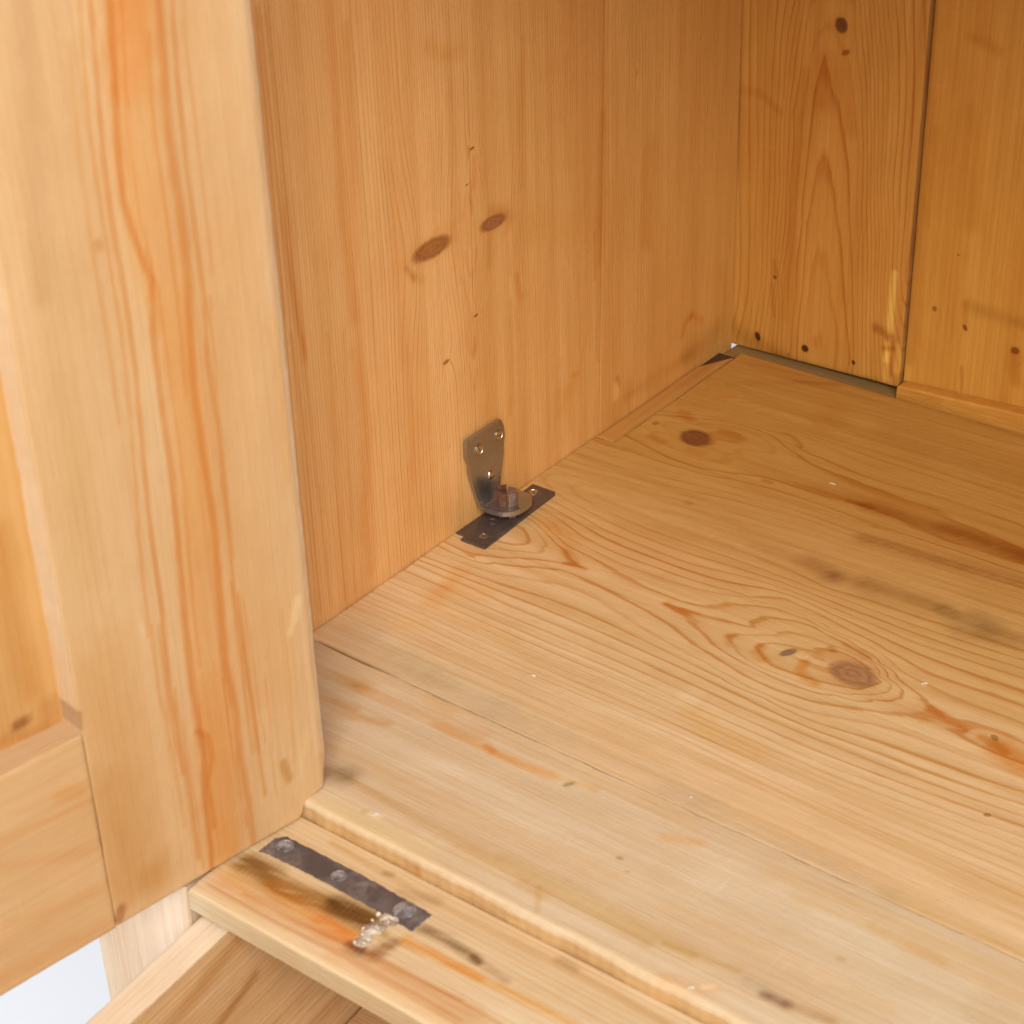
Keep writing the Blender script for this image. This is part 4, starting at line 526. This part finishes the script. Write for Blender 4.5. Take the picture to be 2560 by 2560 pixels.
for i in range(len(rows)-1):
    for k in range(NC-1):
        bm.faces.new((V1[i][k], V1[i+1][k], V1[i+1][k+1], V1[i][k+1])); bm.faces.new((V2[i][k], V2[i][k+1], V2[i+1][k+1], V2[i+1][k]))
    for k in (0, NC-1): bm.faces.new((V1[i][k], V2[i][k], V2[i+1][k], V1[i+1][k]))
for i in (0, len(rows)-1):
    for k in range(NC-1): bm.faces.new((V1[i][k], V1[i][k+1], V2[i][k+1], V2[i][k]))
bmesh.ops.recalc_face_normals(bm, faces=bm.faces)
arm = bm_obj('angle_arm', bm, M_STEEL, hinge, (12, -273, 0), smooth=True)
arm.modifiers.new('edges', 'EDGE_SPLIT').split_angle = math.radians(40)
screw((4.5, -285.9, 49.2), (1, 0, 0), 3.0, arm, .5); screw((4.5, -266.6, 50.4), (1, 0, 0), 3.0, arm, 1.3)
lathe('rivet', [(3.3, -.3), (3.2, .2), (2.6, .8), (1.7, 1.15), (.8, 1.3), (.2, 1.33)], 28, M_SCREW, arm, (4.5, -275.2, 27.2), (1, 0, 0))
plate('floor_plate', [(8.9, -311.7), (26.3, -311.3), (26.6, -309.8), (23.6, -237), (22.3, -235.4), (5.2, -235.3)], .1, 1.7, M_DARK, hinge, jit=.18, seed=3)
plate('packing_plate', [(1.2, -307), (11, -307.5), (9.5, -276), (1.0, -276)], .1, 1.0, M_DARK, hinge, jit=.2, seed=4, label='thin packing plate showing beside the wall')
fp = [c for c in hinge.children if c.name.startswith('floor_plate')][0]
screw((11.8, -243.8, 1.6), (0, 0, 1), 2.7, fp, .9); screw((18.4, -301.5, 1.7), (0, 0, 1), 2.3, fp, .2, M_SCREW, .35); screw((12.6, -285.5, 1.6), (0, 0, 1), 2.6, fp, 1.2, M_DARK)
# split rusty pin
def prong(sg, h, seed, mat, off):
    bm = bmesh.new(); r = random.Random(seed); m = 12; rings = []
    ca, sa_ = math.cos(math.radians(37)), math.sin(math.radians(37))
    Z = [2, 5, 8, 11, 13.5, h-2, h-.8, h]
    for iz, z in enumerate(Z):
        rg = []
        rad = 6.1*(1+.03*math.sin(z*1.3+seed)) - (0.7 if iz == len(Z)-1 else 0)
        for k in range(m+1):
            t = -math.pi/2+math.pi*k/m; x = max(.38, rad*math.cos(t))+off; y = rad*math.sin(t)
            x *= sg; x += (r.random()-.5)*.5; y += (r.random()-.5)*.5; zz = z+((r.random()-.5)*3.0 if iz >= len(Z)-2 else 0)
            rg.append(bm.verts.new(((x*ca-y*sa_)*MM, (x*sa_+y*ca)*MM, zz*MM)))
        rings.append(rg)
    L = m+1
    for a, b in zip(rings[:-1], rings[1:]):
        for k in range(L): bm.faces.new((a[k], a[(k+1) % L], b[(k+1) % L], b[k]))
    bm.faces.new(rings[-1]); bmesh.ops.recalc_face_normals(bm, faces=bm.faces)
    return bm
pin = bm_obj('pin', prong(-1, 19.5, 5, M_RUST, .1), M_RUST, hinge, (14.6, -273.2, 0), label='rusty split pin standing through the foot')
bm_obj('prong', prong(1, 17.5, 8, M_RUST, .1), metal('grey_rust', (.26, .20, .17), (.20, .11, .07), .6, .5, 500, (.20, .09, .05), .5, .6), pin, (14.9, -273.0, 0))
M_GREY = metal('worn_grey_iron', (.46, .46, .50), (.20, .18, .18), .5, .55, 300, (.10, .07, .06), .4, bump=.5)
# iron strip let into the rail
strip = plate('iron_strip', [(95.3, -577.5), (100, -576.3), (130, -575.2), (172, -575.5), (191.6, -576.6), (192.3, -562.6), (145, -560.9), (99, -561.6), (95.2, -566)], -10.5, -9.55, M_DIRT, cup, jit=.28, seed=9, sub=22,
     label='dark grimy iron strip let into the front rail beside the door')
screw((139.2, -568.2, -9.6), (0, 0, 1), 3.0, strip, .7, M_GREY, -.1, False); screw((103.5, -567.2, -9.6), (0, 0, 1), 3.4, strip, .2, M_GREY, -.1, False)
lathe('rivet', [(5.6, -.2), (5.3, .5), (4.2, 1.1), (2.4, 1.5), (.8, 1.55)], 22, M_GREY, strip, (180.2, -568.0, -9.1), (0, 0, 1), label='worn grey dome at the right end of the strip')
# dark patch of iron leg + crumbling filler
r = random.Random(4)
bm = bmesh.new()
NU, NV = 46, 16
gv = []
for i in range(NU):
    row = []
    for j in range(NV):
        u = i/(NU-1); v = j/(NV-1)*2-1
        wdt = 4.6*(1-.25*u)*(1+.22*math.sin(u*17)+.12*math.sin(u*41)) + (r.random()-.5)*.5
        x = 177.6-1.6*u+v*wdt+1.0*math.sin(u*9); y = -573.5-25*u+(r.random()-.5)*.6
        h = (1-abs(v)**2.5)*min(1, (1-u)*7+.12)*min(1, u*9+.2)
        z = -10.15+h*(1.3+.5*math.sin(u*23+v*2)*math.sin(v*3+u*13)+r.random()*.55)
        row.append(bm.verts.new(((x-177)*MM, (y+586)*MM, z*MM)))
    gv.append(row)
for i in range(NU-1):
    for j in range(NV-1): bm.faces.new((gv[i][j], gv[i+1][j], gv[i+1][j+1], gv[i][j+1]))
bmesh.ops.recalc_face_normals(bm, faces=bm.faces)
filler = bm_obj('filler_crumb', bm, M_CRUMB, None, (177, -586, 0))
filler['label'] = 'whitish crumbling lump of old filler lying across the front rail below the iron strip'; filler['category'] = 'filler'
for f in range(26):
    pass
bm = bmesh.new()
for f in range(16):
    u = r.random(); c = Vector((177.6-1.6*u+(r.random()-.5)*8.5-177, -573.5-25*u+586, -10+.8+r.random()*1.6))
    s = .5+r.random()*1.1; M_ = Matrix.Translation(c*MM)@Matrix.Rotation(r.random()*6, 4, Vector((r.random()-.5, r.random()-.5, r.random()-.5)).normalized())@Matrix.Diagonal((s*MM, s*.8*MM, s*.45*MM, 1))
    bmesh.ops.create_icosphere(bm, subdivisions=1, radius=1, matrix=M_)
fk = bm_obj('flake', bm, M_WHITE, filler, (177, -586, 0)); fk['kind'] = 'stuff'
# ---- loose white chips
CH = [((299.5, -282.3, .3), 3.6, 1.1, .55, 'tiny white wood chip right of the large oval knot on the inside floor'),
      ((125.9, -395.8, .3), 3.2, 1.5, -.25, 'tiny pale curled chip on the inside floor above the plank joint'),
      ((132, -532, .4), 3.4, 2.6, .4, 'small round white fleck near the chipped step edge, right of the door corner'),
      ((250.2, -432.1, .3), 1.7, 1.2, .2, 'white dot of dust on the grey band just behind the plank joint'),
      ((156.8, -127.8, .3), 4.8, .9, -.1, 'pale sliver lying on the shaded floor toward the back wall'),
      ((320.4, -540.0, .4), 3.2, 2.4, .3, 'white fleck on the front plank at the bottom of the picture')]
for i, (c, L, Wd, ang, lab) in enumerate(CH):
    bm = bmesh.new(); rr = random.Random(60+i)
    bmesh.ops.create_icosphere(bm, subdivisions=2, radius=.5)
    for v in bm.verts:
        k = 1+.35*(rr.random()-.5)
        v.co = Vector((v.co.x*L*k, v.co.y*Wd*k+.25*math.sin(v.co.x*5), v.co.z*.8*k+.25*math.cos(v.co.x*4)))*MM
    bmesh.ops.rotate(bm, verts=bm.verts, matrix=Matrix.Rotation(ang, 3, 'Z'))
    o = bm_obj('wood_chip', bm, M_WHITE, None, c); o['label'] = lab; o['category'] = 'chip'; o['group'] = 'white chips and flecks on the boards'
# ---- the pulled-out drawer
dr = empty('drawer', (88.2*MM, -611*MM, -.030), 'pine drawer pulled out beneath the front rail, its pale top edge and inner side showing', 'drawer')
board('drawer_side', ('w', 106.2), (-859, -250, -168, -30), 'a', 18, W_DRAW, dr, fine=(-700, -590, -150, -30), fs=1.6, bev=.9, seed=60, ring=4.2, lcs=1.0, streak=.14, tint=(1.08, 1.1, 1.1),
      paints=[([(-700, -60), (-600, -38)], 8, (.78, .62, .42), .8, 1.3), ([(-690, -95), (-600, -70)], 5, (.72, .55, .36), .8, 1.2), ([(-700, -46), (-640, -38)], 6, (1.1, 1.12, 1.15), .6, 1.2)], label='left side of the drawer')
board('side_capping', ('f', -29.2), (88.2, 106.2, -859, -250), 'b', .6, W_PALE, dr, fs=2, bev=.25, seed=61, ring=3.5, lcs=.4, tint=(1.06, 1.08, 1.08), label='pale worn top edge of the drawer side')
board('drawer_side', ('w', 858), (-859, -250, -168, -30), 'a', 18, W_DRAW, dr, fs=20, seed=62)
board('drawer_front', ('b', -880), (84, 866, -175, -26), 'a', 20, W_FRONT, dr, fs=20, seed=63)
board('drawer_back', ('b', -270), (107, 839, -166, -34), 'a', 12, W_DRAW, dr, fs=20, seed=64)
board('drawer_bottom', ('f', -158), (107, 839, -858, -271), 'a', 8, W_DRAW, dr, fs=20, seed=65)
dr.rotation_euler.z = math.radians(5.1)
